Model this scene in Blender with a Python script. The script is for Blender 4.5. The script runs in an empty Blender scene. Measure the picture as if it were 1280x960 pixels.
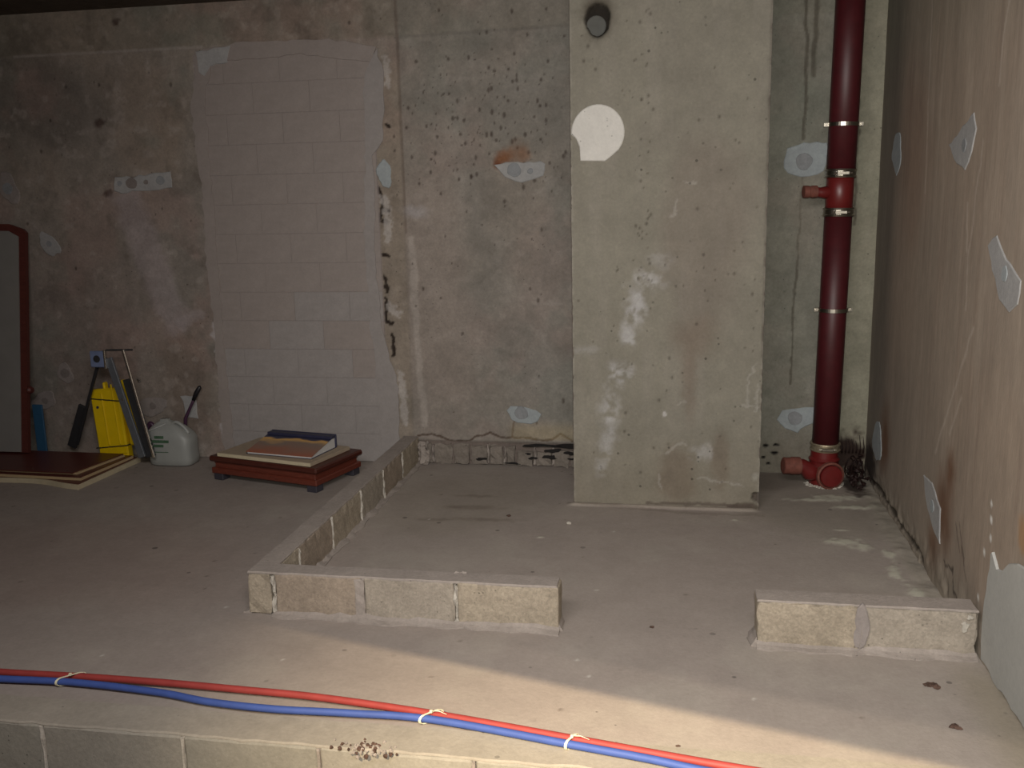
import bpy, bmesh, math, random
import numpy as np
from mathutils import Vector, Matrix
from mathutils.geometry import tessellate_polygon

C = bpy.context.scene
COL = C.collection
random.seed(7)

# ------------------------------------------------------------------ camera
cam_d = bpy.data.cameras.new('camera')
cam = bpy.data.objects.new('camera', cam_d); COL.objects.link(cam)
cam_d.sensor_width = 36.0
cam_d.lens = 1200 / 1280 * 36.0
cam_d.clip_start = 0.05
fw = Vector((-0.17472966, 0.96569546, -0.19209847))
rt = Vector((0.9845365, 0.17384425, -0.02158852))
up = Vector((-0.01254728, 0.19290011, 0.98113817))
cam.matrix_world = Matrix(((rt.x, up.x, -fw.x, 0.0), (rt.y, up.y, -fw.y, 0.0), (rt.z, up.z, -fw.z, 1.82), (0, 0, 0, 1)))
C.camera = cam

# ------------------------------------------------------------------ view, world, lights
C.view_settings.view_transform = 'Standard'
C.view_settings.look = 'None'
C.view_settings.gamma = 1.0
C.view_settings.use_curve_mapping = False
C.view_settings.exposure = 0.0

w = bpy.data.worlds.new('world'); C.world = w; w.use_nodes = True
w.node_tree.nodes['Background'].inputs[0].default_value = (0.9, 0.95, 1.0, 1)
w.node_tree.nodes['Background'].inputs[1].default_value = 0.09

def aim(o, target):
    d = Vector(target) - o.location
    o.rotation_euler = d.to_track_quat('-Z', 'Y').to_euler()

def spot(name, loc, target, watts, col, angle, blend, size):
    l = bpy.data.lights.new(name, 'SPOT'); o = bpy.data.objects.new(name, l); COL.objects.link(o)
    l.energy = watts; l.color = col; l.spot_size = math.radians(angle); l.spot_blend = blend; l.shadow_soft_size = size
    o.location = loc; aim(o, target); return o

# the torch held beside the lens
spot('torch_light', (0.02, -0.06, 1.93), (0.30, 5.2, 0.75), 460, (1.0, 0.975, 0.90), 86, 1.0, 0.05)
# two-bulb warm lamp behind the added, unseen blocker beam: the beam's lower edge ends its light on the near floor
spot('warm_bulb_light', (-0.60, -0.90, 2.95), (0.45, 2.7, 0.0), 1750, (1.0, 0.78, 0.48), 58, 1.0, 0.004)
spot('warm_bulb_light', (-0.59, -0.955, 2.95), (0.75, 3.0, 0.0), 240, (1.0, 0.86, 0.66), 46, 1.0, 0.004)
# broad overhead fill, added to brighten the floor; not a real fixture
l = bpy.data.lights.new('overhead_fill_light', 'AREA'); o = bpy.data.objects.new('overhead_fill_light', l); COL.objects.link(o)
l.shape = 'RECTANGLE'; l.size = 2.4; l.size_y = 1.0; l.energy = 135; l.color = (1.0, 0.94, 0.91)
o.location = (-0.6, 1.0, 2.98); aim(o, (-0.7, 4.6, 0.0))

# ------------------------------------------------------------------ helpers
def s2l(c):
    c = np.asarray(c, dtype=float) / 255.0
    return np.where(c <= 0.04045, c / 12.92, ((c + 0.055) / 1.055) ** 2.4)

def tag(o, label=None, cat=None, group=None, kind=None):
    if label: o['label'] = label
    if cat: o['category'] = cat
    if group: o['group'] = group
    if kind: o['kind'] = kind
    return o

def empty(name, loc, rz=0.0, label=None, cat=None, group=None):
    o = bpy.data.objects.new(name, None); COL.objects.link(o)
    o.location = loc; o.rotation_euler = (0, 0, rz); o.empty_display_size = 0.1
    return tag(o, label, cat, group)

def link(name, me, mat, parent=None, smooth=False):
    o = bpy.data.objects.new(name, me); COL.objects.link(o)
    if mat is not None: me.materials.append(mat)
    if parent is not None: o.parent = parent
    if smooth:
        me.polygons.foreach_set('use_smooth', [True] * len(me.polygons))
    me.update()
    return o

def mk(name, V, F, mat, parent=None, smooth=False):
    me = bpy.data.meshes.new(name)
    me.from_pydata([tuple(v) for v in V], [], [tuple(f) for f in F])
    bm = bmesh.new(); bm.from_mesh(me); bmesh.ops.recalc_face_normals(bm, faces=bm.faces[:]); bm.to_mesh(me); bm.free()
    return link(name, me, mat, parent, smooth)

def from_bm(name, bm, mat, parent=None, smooth=False):
    bmesh.ops.recalc_face_normals(bm, faces=bm.faces[:])
    me = bpy.data.meshes.new(name); bm.to_mesh(me); bm.free()
    return link(name, me, mat, parent, smooth)

def bm_box(bm, x0, x1, y0, y1, z0, z1, bevel=0.0, M=None):
    m = Matrix.Translation(((x0+x1)/2, (y0+y1)/2, (z0+z1)/2)) @ Matrix.Diagonal((abs(x1-x0), abs(y1-y0), abs(z1-z0), 1))
    if M is not None: m = M @ m
    r = bmesh.ops.create_cube(bm, size=1.0, matrix=m)
    if bevel > 0:
        es = list({e for v in r['verts'] for e in v.link_edges})
        bmesh.ops.bevel(bm, geom=es, offset=bevel, segments=1, affect='EDGES', profile=0.5)

def box(name, x0, x1, y0, y1, z0, z1, mat, parent=None, bevel=0.0, M=None):
    bm = bmesh.new(); bm_box(bm, x0, x1, y0, y1, z0, z1, bevel, M)
    return from_bm(name, bm, mat, parent)

def rough_box(name, x0, x1, y0, y1, z0, z1, mat, parent, amp=0.0025, step=0.04, bevel=0.006, seed=0):
    """a block with worn edges and an uneven surface"""
    bm = bmesh.new()
    bm_box(bm, x0, x1, y0, y1, z0, z1, bevel)
    big = [e for e in bm.edges if e.calc_length() > step * 1.5]
    for ax, (a, b) in enumerate(((x0, x1), (y0, y1), (z0, z1))):
        n = int((b - a) / step)
        for k in range(1, n):
            co = [0, 0, 0]; co[ax] = a + (b - a) * k / n
            no = [0, 0, 0]; no[ax] = 1
            bmesh.ops.bisect_plane(bm, geom=bm.verts[:] + bm.edges[:] + bm.faces[:], plane_co=co, plane_no=no)
    rnd = random.Random(seed)
    for v in bm.verts:
        e = sum(1 for c, (a, b) in zip(v.co, ((x0, x1), (y0, y1), (z0, z1))) if min(c-a, b-c) < bevel*1.2)
        s = amp * (2.2 if e >= 2 else 1)
        cen = Vector(((x0+x1)/2, (y0+y1)/2, (z0+z1)/2))
        d = Vector((rnd.uniform(-1, 1), rnd.uniform(-1, 1), rnd.uniform(-1, 1)))
        if e >= 2: d -= (v.co - cen).normalized() * rnd.uniform(0, 1.4)
        v.co += d * s
    return from_bm(name, bm, mat, parent)

def bm_tube(bm, pts, rad, n=16, cap=True):
    pts = [Vector(p) for p in pts]
    rs = rad if isinstance(rad, (list, tuple)) else [rad] * len(pts)
    rings = []; prev = None
    for i, p in enumerate(pts):
        t = (pts[min(i+1, len(pts)-1)] - pts[max(i-1, 0)])
        if t.length < 1e-9: t = Vector((0, 0, 1))
        t.normalize()
        if prev is None:
            a = Vector((0, 0, 1)) if abs(t.z) < 0.9 else Vector((1, 0, 0))
            u = t.cross(a).normalized()
        else:
            u = (prev - t * prev.dot(t)).normalized()
        prev = u; v = t.cross(u)
        rings.append([bm.verts.new(p + (u * math.cos(2*math.pi*k/n) + v * math.sin(2*math.pi*k/n)) * rs[i]) for k in range(n)])
    for a, b in zip(rings, rings[1:]):
        for k in range(n):
            bm.faces.new((a[k], a[(k+1) % n], b[(k+1) % n], b[k]))
    if cap:
        bm.faces.new(rings[0]); bm.faces.new(rings[-1])

def tube(name, pts, rad, mat, parent=None, n=16, smooth=True):
    bm = bmesh.new(); bm_tube(bm, pts, rad, n)
    o = from_bm(name, bm, mat, parent)
    if smooth:
        for p in o.data.polygons: p.use_smooth = len(p.vertices) == 4
    return o

def lathe(name, a, b, prof, mat, parent=None, n=32):
    """profile = list of (t along a-b in metres, radius) turned about the axis from a towards b"""
    a = Vector(a); d = (Vector(b) - a).normalized()
    bm = bmesh.new()
    u = d.cross(Vector((0, 0, 1)) if abs(d.z) < 0.9 else Vector((1, 0, 0))).normalized(); v = d.cross(u)
    rings = [[bm.verts.new(a + d*t + (u*math.cos(2*math.pi*k/n) + v*math.sin(2*math.pi*k/n))*r) for k in range(n)] for t, r in prof]
    for p, q in zip(rings, rings[1:]):
        for k in range(n): bm.faces.new((p[k], p[(k+1) % n], q[(k+1) % n], q[k]))
    bm.faces.new(rings[0]); bm.faces.new(rings[-1])
    return from_bm(name, bm, mat, parent)

def spline(pts, sub=8):
    P = [Vector(p) for p in pts]; P = [P[0]*2 - P[1]] + P + [P[-1]*2 - P[-2]]
    out = []
    for i in range(1, len(P)-2):
        p0, p1, p2, p3 = P[i-1:i+3]
        for k in range(sub):
            t = k/sub
            out.append(0.5*((2*p1) + (p2-p0)*t + (2*p0-5*p1+4*p2-p3)*t*t + (3*p1-p0-3*p2+p3)*t**3))
    out.append(P[-2]); return out

# ------------------------------------------------------------------ materials
def new_mat(name):
    m = bpy.data.materials.new(name); m.use_nodes = True
    nt = m.node_tree; return m, nt, nt.nodes, nt.links, nt.nodes['Principled BSDF']

def concrete_mat(name, col=None, pits=0.5, bump=0.5, rough=0.92, var=0.16, pit_scale=26.0, stretch=(1, 1, 1), speck=0.0):
    m, nt, N, L, B = new_mat(name)
    tc = N.new('ShaderNodeTexCoord'); mp = N.new('ShaderNodeMapping'); mp.inputs['Scale'].default_value = stretch
    L.new(tc.outputs['Object'], mp.inputs['Vector'])
    if col is None:
        base = N.new('ShaderNodeAttribute'); base.attribute_name = 'Col'; bout = base.outputs['Color']
    else:
        base = N.new('ShaderNodeRGB'); base.outputs[0].default_value = (*s2l(col), 1); bout = base.outputs[0]
    def noise(scale, detail, rough=0.6, src=mp.outputs['Vector']):
        n = N.new('ShaderNodeTexNoise'); n.inputs['Scale'].default_value = scale; n.inputs['Detail'].default_value = detail
        n.inputs['Roughness'].default_value = rough; L.new(src, n.inputs['Vector']); return n.outputs['Fac']
    def ramp(src, a, b, ca, cb):
        r = N.new('ShaderNodeMapRange'); r.inputs['From Min'].default_value = a; r.inputs['From Max'].default_value = b
        r.inputs['To Min'].default_value = ca; r.inputs['To Max'].default_value = cb; L.new(src, r.inputs['Value']); return r.outputs[0]
    def mul(c, fac):
        v = N.new('ShaderNodeVectorMath'); v.operation = 'SCALE'; L.new(c, v.inputs[0]); L.new(fac, v.inputs['Scale']); return v.outputs[0]
    n1 = noise(5, 6); n2 = noise(60, 4, 0.7)
    c = mul(bout, ramp(n1, 0.3, 0.7, 1-var, 1+var))
    c = mul(c, ramp(n2, 0.3, 0.7, 1-var*0.9, 1+var*0.9))
    c = mul(c, ramp(noise(19, 6, 0.75), 0.32, 0.68, 1-var*0.9, 1+var*0.9))
    hsum = n2
    if pits > 0:
        vo = N.new('ShaderNodeTexVoronoi'); vo.inputs['Scale'].default_value = pit_scale; L.new(tc.outputs['Object'], vo.inputs['Vector'])
        # only a share of the cells carries a bug hole
        sep = N.new('ShaderNodeSeparateColor'); L.new(vo.outputs['Color'], sep.inputs[0])
        keep = ramp(sep.outputs[0], 1-pits*0.5, 1-pits*0.5+0.02, 0, 1)
        sz = ramp(sep.outputs[1], 0, 1, 0.07, 0.26)
        d = N.new('ShaderNodeMath'); d.operation = 'SUBTRACT'; L.new(sz, d.inputs[0]); L.new(vo.outputs['Distance'], d.inputs[1])
        pit = ramp(d.outputs[0], 0.0, 0.05, 0, 1)
        k = N.new('ShaderNodeMath'); k.operation = 'MULTIPLY'; L.new(pit, k.inputs[0]); L.new(keep, k.inputs[1])
        kk = N.new('ShaderNodeMath'); kk.operation = 'MULTIPLY'; L.new(k.outputs[0], kk.inputs[0]); L.new(ramp(noise(2.2, 2), 0.42, 0.6, 0, 1), kk.inputs[1])
        c = mul(c, ramp(kk.outputs[0], 0, 1, 1, 0.5))
        h = N.new('ShaderNodeMath'); h.operation = 'SUBTRACT'; L.new(n2, h.inputs[0]); L.new(kk.outputs[0], h.inputs[1]); hsum = h.outputs[0]
    if speck > 0:
        v2 = N.new('ShaderNodeTexVoronoi'); v2.inputs['Scale'].default_value = 120; L.new(tc.outputs['Object'], v2.inputs['Vector'])
        s2 = N.new('ShaderNodeSeparateColor'); L.new(v2.outputs['Color'], s2.inputs[0])
        c = mul(c, ramp(s2.outputs[0], 0, 1, 1-speck, 1+speck))
    L.new(c, B.inputs['Base Color'])
    B.inputs['Roughness'].default_value = rough
    if 'Specular IOR Level' in B.inputs: B.inputs['Specular IOR Level'].default_value = 0.25
    bp = N.new('ShaderNodeBump'); bp.inputs['Strength'].default_value = bump; bp.inputs['Distance'].default_value = 0.004
    L.new(hsum, bp.inputs['Height']); L.new(bp.outputs[0], B.inputs['Normal'])
    return m

def plain(name, col, rough=0.5, metal=0.0, var=0.12, scale=30, spec=0.5, stretch=(1, 1, 1), coat=0.0, trans=0.0, alpha=1.0):
    m, nt, N, L, B = new_mat(name)
    tc = N.new('ShaderNodeTexCoord'); mp = N.new('ShaderNodeMapping'); mp.inputs['Scale'].default_value = stretch
    L.new(tc.outputs['Object'], mp.inputs['Vector'])
    n = N.new('ShaderNodeTexNoise'); n.inputs['Scale'].default_value = scale; n.inputs['Detail'].default_value = 4; L.new(mp.outputs[0], n.inputs['Vector'])
    r = N.new('ShaderNodeMapRange'); r.inputs['From Min'].default_value = 0.3; r.inputs['From Max'].default_value = 0.7
    r.inputs['To Min'].default_value = 1-var; r.inputs['To Max'].default_value = 1+var; L.new(n.outputs['Fac'], r.inputs['Value'])
    v = N.new('ShaderNodeVectorMath'); v.operation = 'SCALE'; v.inputs[0].default_value = tuple(s2l(col)); L.new(r.outputs[0], v.inputs['Scale'])
    L.new(v.outputs[0], B.inputs['Base Color'])
    B.inputs['Roughness'].default_value = rough; B.inputs['Metallic'].default_value = metal
    B.inputs['Specular IOR Level'].default_value = spec; B.inputs['Coat Weight'].default_value = coat
    B.inputs['Transmission Weight'].default_value = trans; B.inputs['Alpha'].default_value = alpha
    return m

M_wall = concrete_mat('wall_concrete', pits=0.85, bump=0.5, var=0.12, pit_scale=30)
M_pillar = concrete_mat('pillar_concrete', pits=0.42, bump=0.4, var=0.09, pit_scale=30)
M_right = concrete_mat('side_wall_concrete', pits=0.0, bump=0.35, var=0.09, stretch=(1, 1, 0.25))
M_floor = concrete_mat('floor_screed', pits=0.25, bump=0.35, var=0.06, pit_scale=14)
M_ceil = concrete_mat('ceiling_concrete', (86, 78, 70), pits=0.2, var=0.2)
M_plain_wall = concrete_mat('cellar_wall_plain', (120, 112, 104), pits=0.2, var=0.15)
M_block = [concrete_mat('block_tan', (150, 141, 129), pits=0.3, bump=0.9, var=0.10, pit_scale=60, speck=0.10),
           concrete_mat('block_ochre', (154, 143, 127), pits=0.3, bump=0.9, var=0.12, pit_scale=55, speck=0.12),
           concrete_mat('block_brown', (146, 133, 119), pits=0.3, bump=0.9, var=0.12, pit_scale=70, speck=0.10)]
M_step = [concrete_mat('step_block_grey', (142, 138, 128), pits=0.2, bump=0.4, var=0.07, pit_scale=60, speck=0.05),
          concrete_mat('step_block_light', (147, 142, 132), pits=0.2, bump=0.4, var=0.07, pit_scale=60, speck=0.05)]
M_mortar = concrete_mat('mortar', (150, 141, 134), pits=0.2, bump=0.8, var=0.10, pit_scale=60)
M_mortar_w = concrete_mat('mortar_pale', (176, 170, 160), pits=0.0, bump=0.8, var=0.14)
M_render = concrete_mat('render_coat', (145, 136, 131), pits=0.0, bump=0.35, var=0.05)
M_render2 = concrete_mat('render_coat_cool', (146, 140, 137), pits=0.0, bump=0.35, var=0.06)
M_fill = concrete_mat('filler', (154, 153, 152), pits=0.0, bump=0.5, var=0.08)
M_fillblue = concrete_mat('filler_bluish', (150, 156, 158), pits=0.0, bump=0.5, var=0.08)
M_filldim = concrete_mat('filler_dull', (140, 132, 128), pits=0.0, bump=0.5, var=0.10)
M_plug = concrete_mat('cone_plug', (134, 136, 138), pits=0.0, bump=0.5, var=0.10)
M_plugdim = concrete_mat('cone_plug_dull', (122, 114, 110), pits=0.0, bump=0.5, var=0.10)
M_white = concrete_mat('white_filler', (204, 201, 195), pits=0.25, bump=0.3, var=0.05, pit_scale=40)
M_smooth = concrete_mat('smooth_grey_plaster', (166, 166, 162), pits=0.0, bump=0.15, var=0.05)
M_inner = concrete_mat('foot_block_grey', (122, 114, 106), pits=0.3, bump=0.8, var=0.16)
M_pipe = plain('red_brown_iron_paint', (68, 18, 23), 0.5, 0, 0.12, 18, 0.5)
M_pipe2 = plain('bright_red_iron_paint', (98, 27, 26), 0.4, 0, 0.12, 18, 0.5)
M_piped = plain('dusty_red_iron_paint', (110, 66, 56), 0.7, 0, 0.2, 40, 0.3)
M_steel = plain('stainless_steel', (176, 170, 158), 0.3, 1.0, 0.1, 60)
M_rustc = plain('dusty_coupling', (150, 138, 116), 0.5, 0.6, 0.2, 60)
M_tar = concrete_mat('tar', (34, 20, 18), pits=0.0, bump=0.9, rough=0.6, var=0.3)
M_rust = concrete_mat('rust_clump', (82, 64, 56), pits=0.0, bump=1.0, var=0.3)
M_redtube = plain('red_plastic_conduit', (150, 58, 54), 0.6, 0, 0.08, 20, 0.4)
M_bluetube = plain('blue_plastic_conduit', (62, 84, 150), 0.6, 0, 0.08, 20, 0.4)
M_tie = plain('cream_nylon', (226, 222, 192), 0.5, 0, 0.03)
M_wood = plain('stained_mahogany', (98, 46, 34), 0.42, 0, 0.22, 14, 0.5, (1.5, 14, 14))
M_wooddark = plain('dark_mahogany', (72, 34, 26), 0.4, 0, 0.2, 14, 0.5, (1.5, 14, 14))
M_board = plain('red_brown_board', (86, 42, 36), 0.4, 0, 0.2, 10, 0.5, (2, 12, 12))
M_edge = plain('raw_board_edge', (178, 156, 120), 0.7, 0, 0.14, 40, 0.3, (3, 3, 30))
M_cream = plain('cream_edge_band', (190, 178, 150), 0.6, 0, 0.06, 30)
M_beige = plain('beige_board', (158, 142, 122), 0.7, 0, 0.08, 20)
M_foot = plain('slate_foot', (54, 52, 60), 0.5, 0, 0.1)
M_navy = plain('navy_card', (46, 46, 68), 0.5, 0, 0.08)
M_pages = plain('page_block', (190, 188, 186), 0.8, 0, 0.10, 60, 0.2, (1, 1, 12))
M_yellow = plain('yellow_plastic', (222, 188, 14), 0.3, 0, 0.06, 14, 0.5)
M_cord = plain('dark_cord', (52, 50, 34), 0.8)
M_greysteel = plain('grey_painted_steel', (112, 116, 122), 0.4, 0.5, 0.08)
M_darksteel = plain('dark_painted_steel', (58, 58, 60), 0.5, 0.4, 0.1)
M_chrome = plain('chrome', (206, 204, 200), 0.2, 1.0, 0.04)
M_bluehead = plain('blue_grey_cast_head', (120, 134, 168), 0.4, 0.2, 0.1)
M_jug = plain('milky_plastic', (158, 160, 156), 0.45, 0, 0.06, 10, 0.5, trans=0.12)
M_green = plain('green_print', (74, 104, 78), 0.6, 0, 0.1)
M_purple = plain('purple_plastic', (70, 44, 66), 0.4, 0, 0.1)
M_black = plain('black_plastic', (28, 26, 30), 0.4, 0, 0.1)
M_panel = plain('grey_laminate', (128, 126, 122), 0.5, 0, 0.05, 8)
M_stub = plain('grey_stub', (84, 84, 80), 0.8)
M_cap = concrete_mat('floor_mortar', (152, 145, 134), pits=0.2, bump=0.4, var=0.08)
M_blue = plain('blue_plastic', (44, 84, 114), 0.5, 0, 0.08)
M_speck = plain('dark_hole', (20, 16, 15), 0.9)

# book cover: flat print, a warm picture on a navy ground
def cover_mat():
    m, nt, N, L, B = new_mat('printed_cover')
    tc = N.new('ShaderNodeTexCoord'); sx = N.new('ShaderNodeSeparateXYZ'); L.new(tc.outputs['Generated'], sx.inputs[0])
    n = N.new('ShaderNodeTexNoise'); n.inputs['Scale'].default_value = 3.0; L.new(tc.outputs['Generated'], n.inputs['Vector'])
    ad = N.new('ShaderNodeMath'); ad.operation = 'MULTIPLY_ADD'; L.new(n.outputs['Fac'], ad.inputs[0]); ad.inputs[1].default_value = 0.5; L.new(sx.outputs['Y'], ad.inputs[2])
    r = N.new('ShaderNodeValToRGB'); L.new(ad.outputs[0], r.inputs[0]); e = r.color_ramp.elements
    e[0].position = 0.22; e[0].color = (*s2l((150, 84, 58)), 1); e[1].position = 1.1; e[1].color = (*s2l((40, 42, 66)), 1)
    for p, c in ((0.5, (136, 96, 78)), (0.72, (120, 104, 92)), (0.9, (206, 160, 88)), (0.98, (44, 46, 70))):
        x = e.new(min(p, 1.0)); x.color = (*s2l(c), 1)
    L.new(r.outputs[0], B.inputs['Base Color']); B.inputs['Roughness'].default_value = 0.3
    return m
M_cover = cover_mat()

# ------------------------------------------------------------------ painted height-field surfaces
rng = np.random.default_rng(11)
def vnoise(U, V, su, sv, seed=0):
    r = np.random.default_rng(seed)
    gu = U / su; gv = V / sv
    u0 = np.floor(gu).astype(int); v0 = np.floor(gv).astype(int)
    fu = gu - u0; fv = gv - v0
    fu = fu*fu*(3-2*fu); fv = fv*fv*(3-2*fv)
    mu, mv = u0.min(), v0.min()
    G = r.random((u0.max()-mu+2, v0.max()-mv+2))
    a = G[u0-mu, v0-mv]; b = G[u0-mu+1, v0-mv]; c = G[u0-mu, v0-mv+1]; d = G[u0-mu+1, v0-mv+1]
    return (a*(1-fu)+b*fu)*(1-fv) + (c*(1-fu)+d*fu)*fv
def fbm(U, V, s, seed=0, oct=4, asp=1.0):
    t = 0; n = 0; a = 1
    for k in range(oct):
        t = t + a * vnoise(U, V, s/2**k, s*asp/2**k, seed*17+k); n += a; a *= 0.55
    return t/n
def smooth(x, a, b):
    t = np.clip((x-a)/(b-a), 0, 1); return t*t*(3-2*t)

class Surf:
    """regular grid u,v with colour and relief; mapped into the room by fn(u, v, h)"""
    def __init__(s, u0, u1, v0, v1, step, base):
        nu = int(round((u1-u0)/step))+1; nv = int(round((v1-v0)/step))+1
        s.u = np.linspace(u0, u1, nu); s.v = np.linspace(v0, v1, nv)
        s.U, s.V = np.meshgrid(s.u, s.v, indexing='ij')
        s.C = np.ones((nu, nv, 3)) * s2l(base); s.H = np.zeros((nu, nv))
        s.seed = 100
    def mix(s, m, col):
        m = np.clip(m, 0, 1)[..., None]; s.C = s.C*(1-m) + s2l(col)*m
    def mul(s, m, f):
        s.C = s.C * (1 + np.clip(m, 0, 1)[..., None]*(np.asarray(f, float)-1))
    def ell(s, cu, cv, ru, rv, rot=0, soft=0.5, wob=0.35, ns=None):
        s.seed += 1
        c, sn = math.cos(rot), math.sin(rot)
        x = ((s.U-cu)*c + (s.V-cv)*sn)/ru; y = (-(s.U-cu)*sn + (s.V-cv)*c)/rv
        n = fbm(s.U, s.V, ns or max(min(ru, rv)*0.9, 0.02), s.seed, 3) - 0.5
        d = np.sqrt(x*x+y*y) + n*2*wob
        return 1 - smooth(d, 1-soft, 1+soft*0.4)
    def line(s, pts, w, wob=0.0, ns=0.05):
        s.seed += 1
        D = np.full(s.U.shape, 9.0)
        ju = (fbm(s.U, s.V, ns, s.seed, 3)-0.5)*wob*2; jv = (fbm(s.U, s.V, ns, s.seed+500, 3)-0.5)*wob*2
        U = s.U+ju; V = s.V+jv
        for (a, b), (c, d) in zip(pts, pts[1:]):
            L2 = (c-a)**2+(d-b)**2
            t = np.clip(((U-a)*(c-a)+(V-b)*(d-b))/L2, 0, 1)
            D = np.minimum(D, np.hypot(U-a-t*(c-a), V-b-t*(d-b)))
        return 1 - smooth(D, w*0.4, w)
    def build(s, name, fn, mat, backing=None):
        nu, nv = s.U.shape
        P = np.stack(fn(s.U, s.V, s.H), axis=-1).reshape(-1, 3)
        i = np.arange(nu-1)[:, None]*nv + np.arange(nv-1)[None, :]
        Q = np.stack([i, i+nv, i+nv+1, i+1], -1).reshape(-1, 4)
        extra_v = []; extra_f = []
        if backing:
            (x0, x1, y0, y1, z0, z1) = backing
            n = len(P)
            extra_v = [(x, y, z) for x in (x0, x1) for y in (y0, y1) for z in (z0, z1)]
            extra_f = [[n+a for a in f] for f in ((0,1,3,2),(4,6,7,5),(0,4,5,1),(2,3,7,6),(0,2,6,4),(1,5,7,3))]
        V = np.concatenate([P, np.array(extra_v).reshape(-1, 3)]) if extra_v else P
        F = np.concatenate([Q, np.array(extra_f)]) if extra_f else Q
        me = bpy.data.meshes.new(name)
        me.vertices.add(len(V)); me.vertices.foreach_set('co', V.astype(np.float32).ravel())
        me.loops.add(F.size); me.loops.foreach_set('vertex_index', F.astype(np.int32).ravel())
        me.polygons.add(len(F)); me.polygons.foreach_set('loop_start', np.arange(0, F.size, 4, dtype=np.int32))
        me.update(calc_edges=True); me.validate()
        at = me.color_attributes.new('Col', 'FLOAT_COLOR', 'POINT')
        col = np.ones((len(V), 4), dtype=np.float32); col[:nu*nv, :3] = s.C.reshape(-1, 3)
        if extra_v: col[nu*nv:, :3] = s2l((120, 112, 104))
        at.data.foreach_set('color', col.ravel())
        o = bpy.data.objects.new(name, me); COL.objects.link(o); me.materials.append(mat)
        sm = np.zeros(len(F), dtype=bool); sm[:len(Q)] = True; me.polygons.foreach_set('use_smooth', sm)
        o['kind'] = 'structure'
        return o

YB, XR, YP = 6.28, 1.165, 5.50
ZC = 3.12

# ================================================================== BACK WALL
S = Surf(-5.9, 1.20, 0.0, ZC, 0.008, (127, 119, 108))
U, V = S.U, S.V
S.mix(0.55*smooth(fbm(U, V, 0.9, 1), 0.4, 0.65), (116, 110, 102))
S.mix(0.5*smooth(fbm(U, V, 0.5, 2, 4, 2.2), 0.52, 0.72), (134, 122, 108))
S.mix(0.35*smooth(fbm(U, V, 0.12, 3, 4, 5.0), 0.5, 0.75), (146, 138, 128))      # vertical board marks
S.mix(0.5*smooth(fbm(U, V, 0.25, 4), 0.56, 0.74), (104, 96, 86))
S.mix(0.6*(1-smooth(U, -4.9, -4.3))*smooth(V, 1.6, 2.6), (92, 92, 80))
S.mix(0.7*S.ell(-4.35, 2.5, 0.55, 0.3), (96, 90, 82))                              # darker patch upper left
S.mix(0.35*S.ell(-3.65, 2.3, 0.3, 0.5), (124, 108, 92))
S.mix(0.5*S.ell(-3.5, 0.55, 0.22, 0.5), (100, 84, 72))
S.mix(0.5*S.ell(-4.2, 0.9, 0.6, 0.8), (118, 106, 98))
S.mix(0.45*smooth(fbm(U, V, 0.45, 601), 0.52, 0.70), (136, 116, 106))
S.mix(0.45*smooth(fbm(U, V, 0.40, 602), 0.55, 0.72), (112, 114, 104))
S.mix(0.35*smooth(fbm(U, V, 0.10, 603), 0.58, 0.75), (92, 84, 76))
S.mix(0.3*smooth(fbm(U, V, 0.08, 604), 0.6, 0.78), (158, 150, 140))
# the belt above the shuttering line stands a little proud
belt = smooth(V, 2.845, 2.853)
S.H += 0.006*belt
S.mul(belt, (0.90, 0.90, 0.86))
S.mix(0.4*S.line([(-4.6, 2.845), (-3.2, 2.845)], 0.012, 0.004), (150, 144, 136))
S.mix(0.5*S.line([(-1.85, 2.84), (-0.6, 2.86)], 0.014, 0.005), (84, 78, 72))
# grey field between render panel and pillar
g = smooth(U, -1.86, -1.83)*(1-smooth(U, -0.65, -0.6))
S.mix(0.45*g, (118, 115, 106))
S.mix(0.35*g*S.ell(-1.7, 1.0, 0.35, 1.3), (138, 124, 114))
S.mix(0.5*g*S.ell(-1.05, 2.35, 0.35, 0.3), (108, 106, 98))
S.H += 0.003*smooth(U, -1.845, -1.835)*(1-belt)
S.mix(0.6*S.line([(-1.84, 3.1), (-1.835, 1.6)], 0.014, 0.004), (96, 84, 74))
S.mix(0.7*S.line([(-1.80, 1.55), (-1.79, 0.95), (-1.76, 0.28)], 0.035, 0.02, 0.08), (150, 142, 132))
S.mix(0.5*S.ell(-1.77, 1.73, 0.10, 0.05, 0, 0.8), (152, 148, 146))
# rough brown strip beside the render panel
st = smooth(U, -2.08, -2.02)*(1-smooth(U, -1.86, -1.82))
S.mix(0.45*st*(1-smooth(V, 2.6, 2.8)), (126, 114, 98))
S.H += st*(fbm(U, V, 0.06, 9)-0.5)*0.010
for a in ([(-2.03, 1.92), (-1.99, 1.80), (-2.02, 1.68), (-1.96, 1.66)], [(-1.99, 1.75), (-1.95, 1.74)], [(-2.03, 1.45), (-1.97, 1.44)], [(-2.0, 1.15), (-2.0, 1.0), (-1.96, 0.98)], [(-1.955, 0.9), (-1.96, 0.76)], [(-1.95, 2.3), (-1.92, 2.28)], [(-2.0, 1.3), (-1.99, 1.2)]):
    k = S.line(a, 0.017, 0.016, 0.03); S.mix(k, (44, 36, 30)); S.H -= 0.008*k
for a in ([(-1.97, 1.83), (-1.96, 1.55)], [(-1.98, 1.1), (-1.92, 1.05)], [(-1.93, 2.7), (-1.91, 2.55)], [(-1.92, 0.62), (-1.9, 0.3)]):
    S.mix(0.7*S.line(a, 0.035, 0.03, 0.03), (160, 154, 146))
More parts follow.
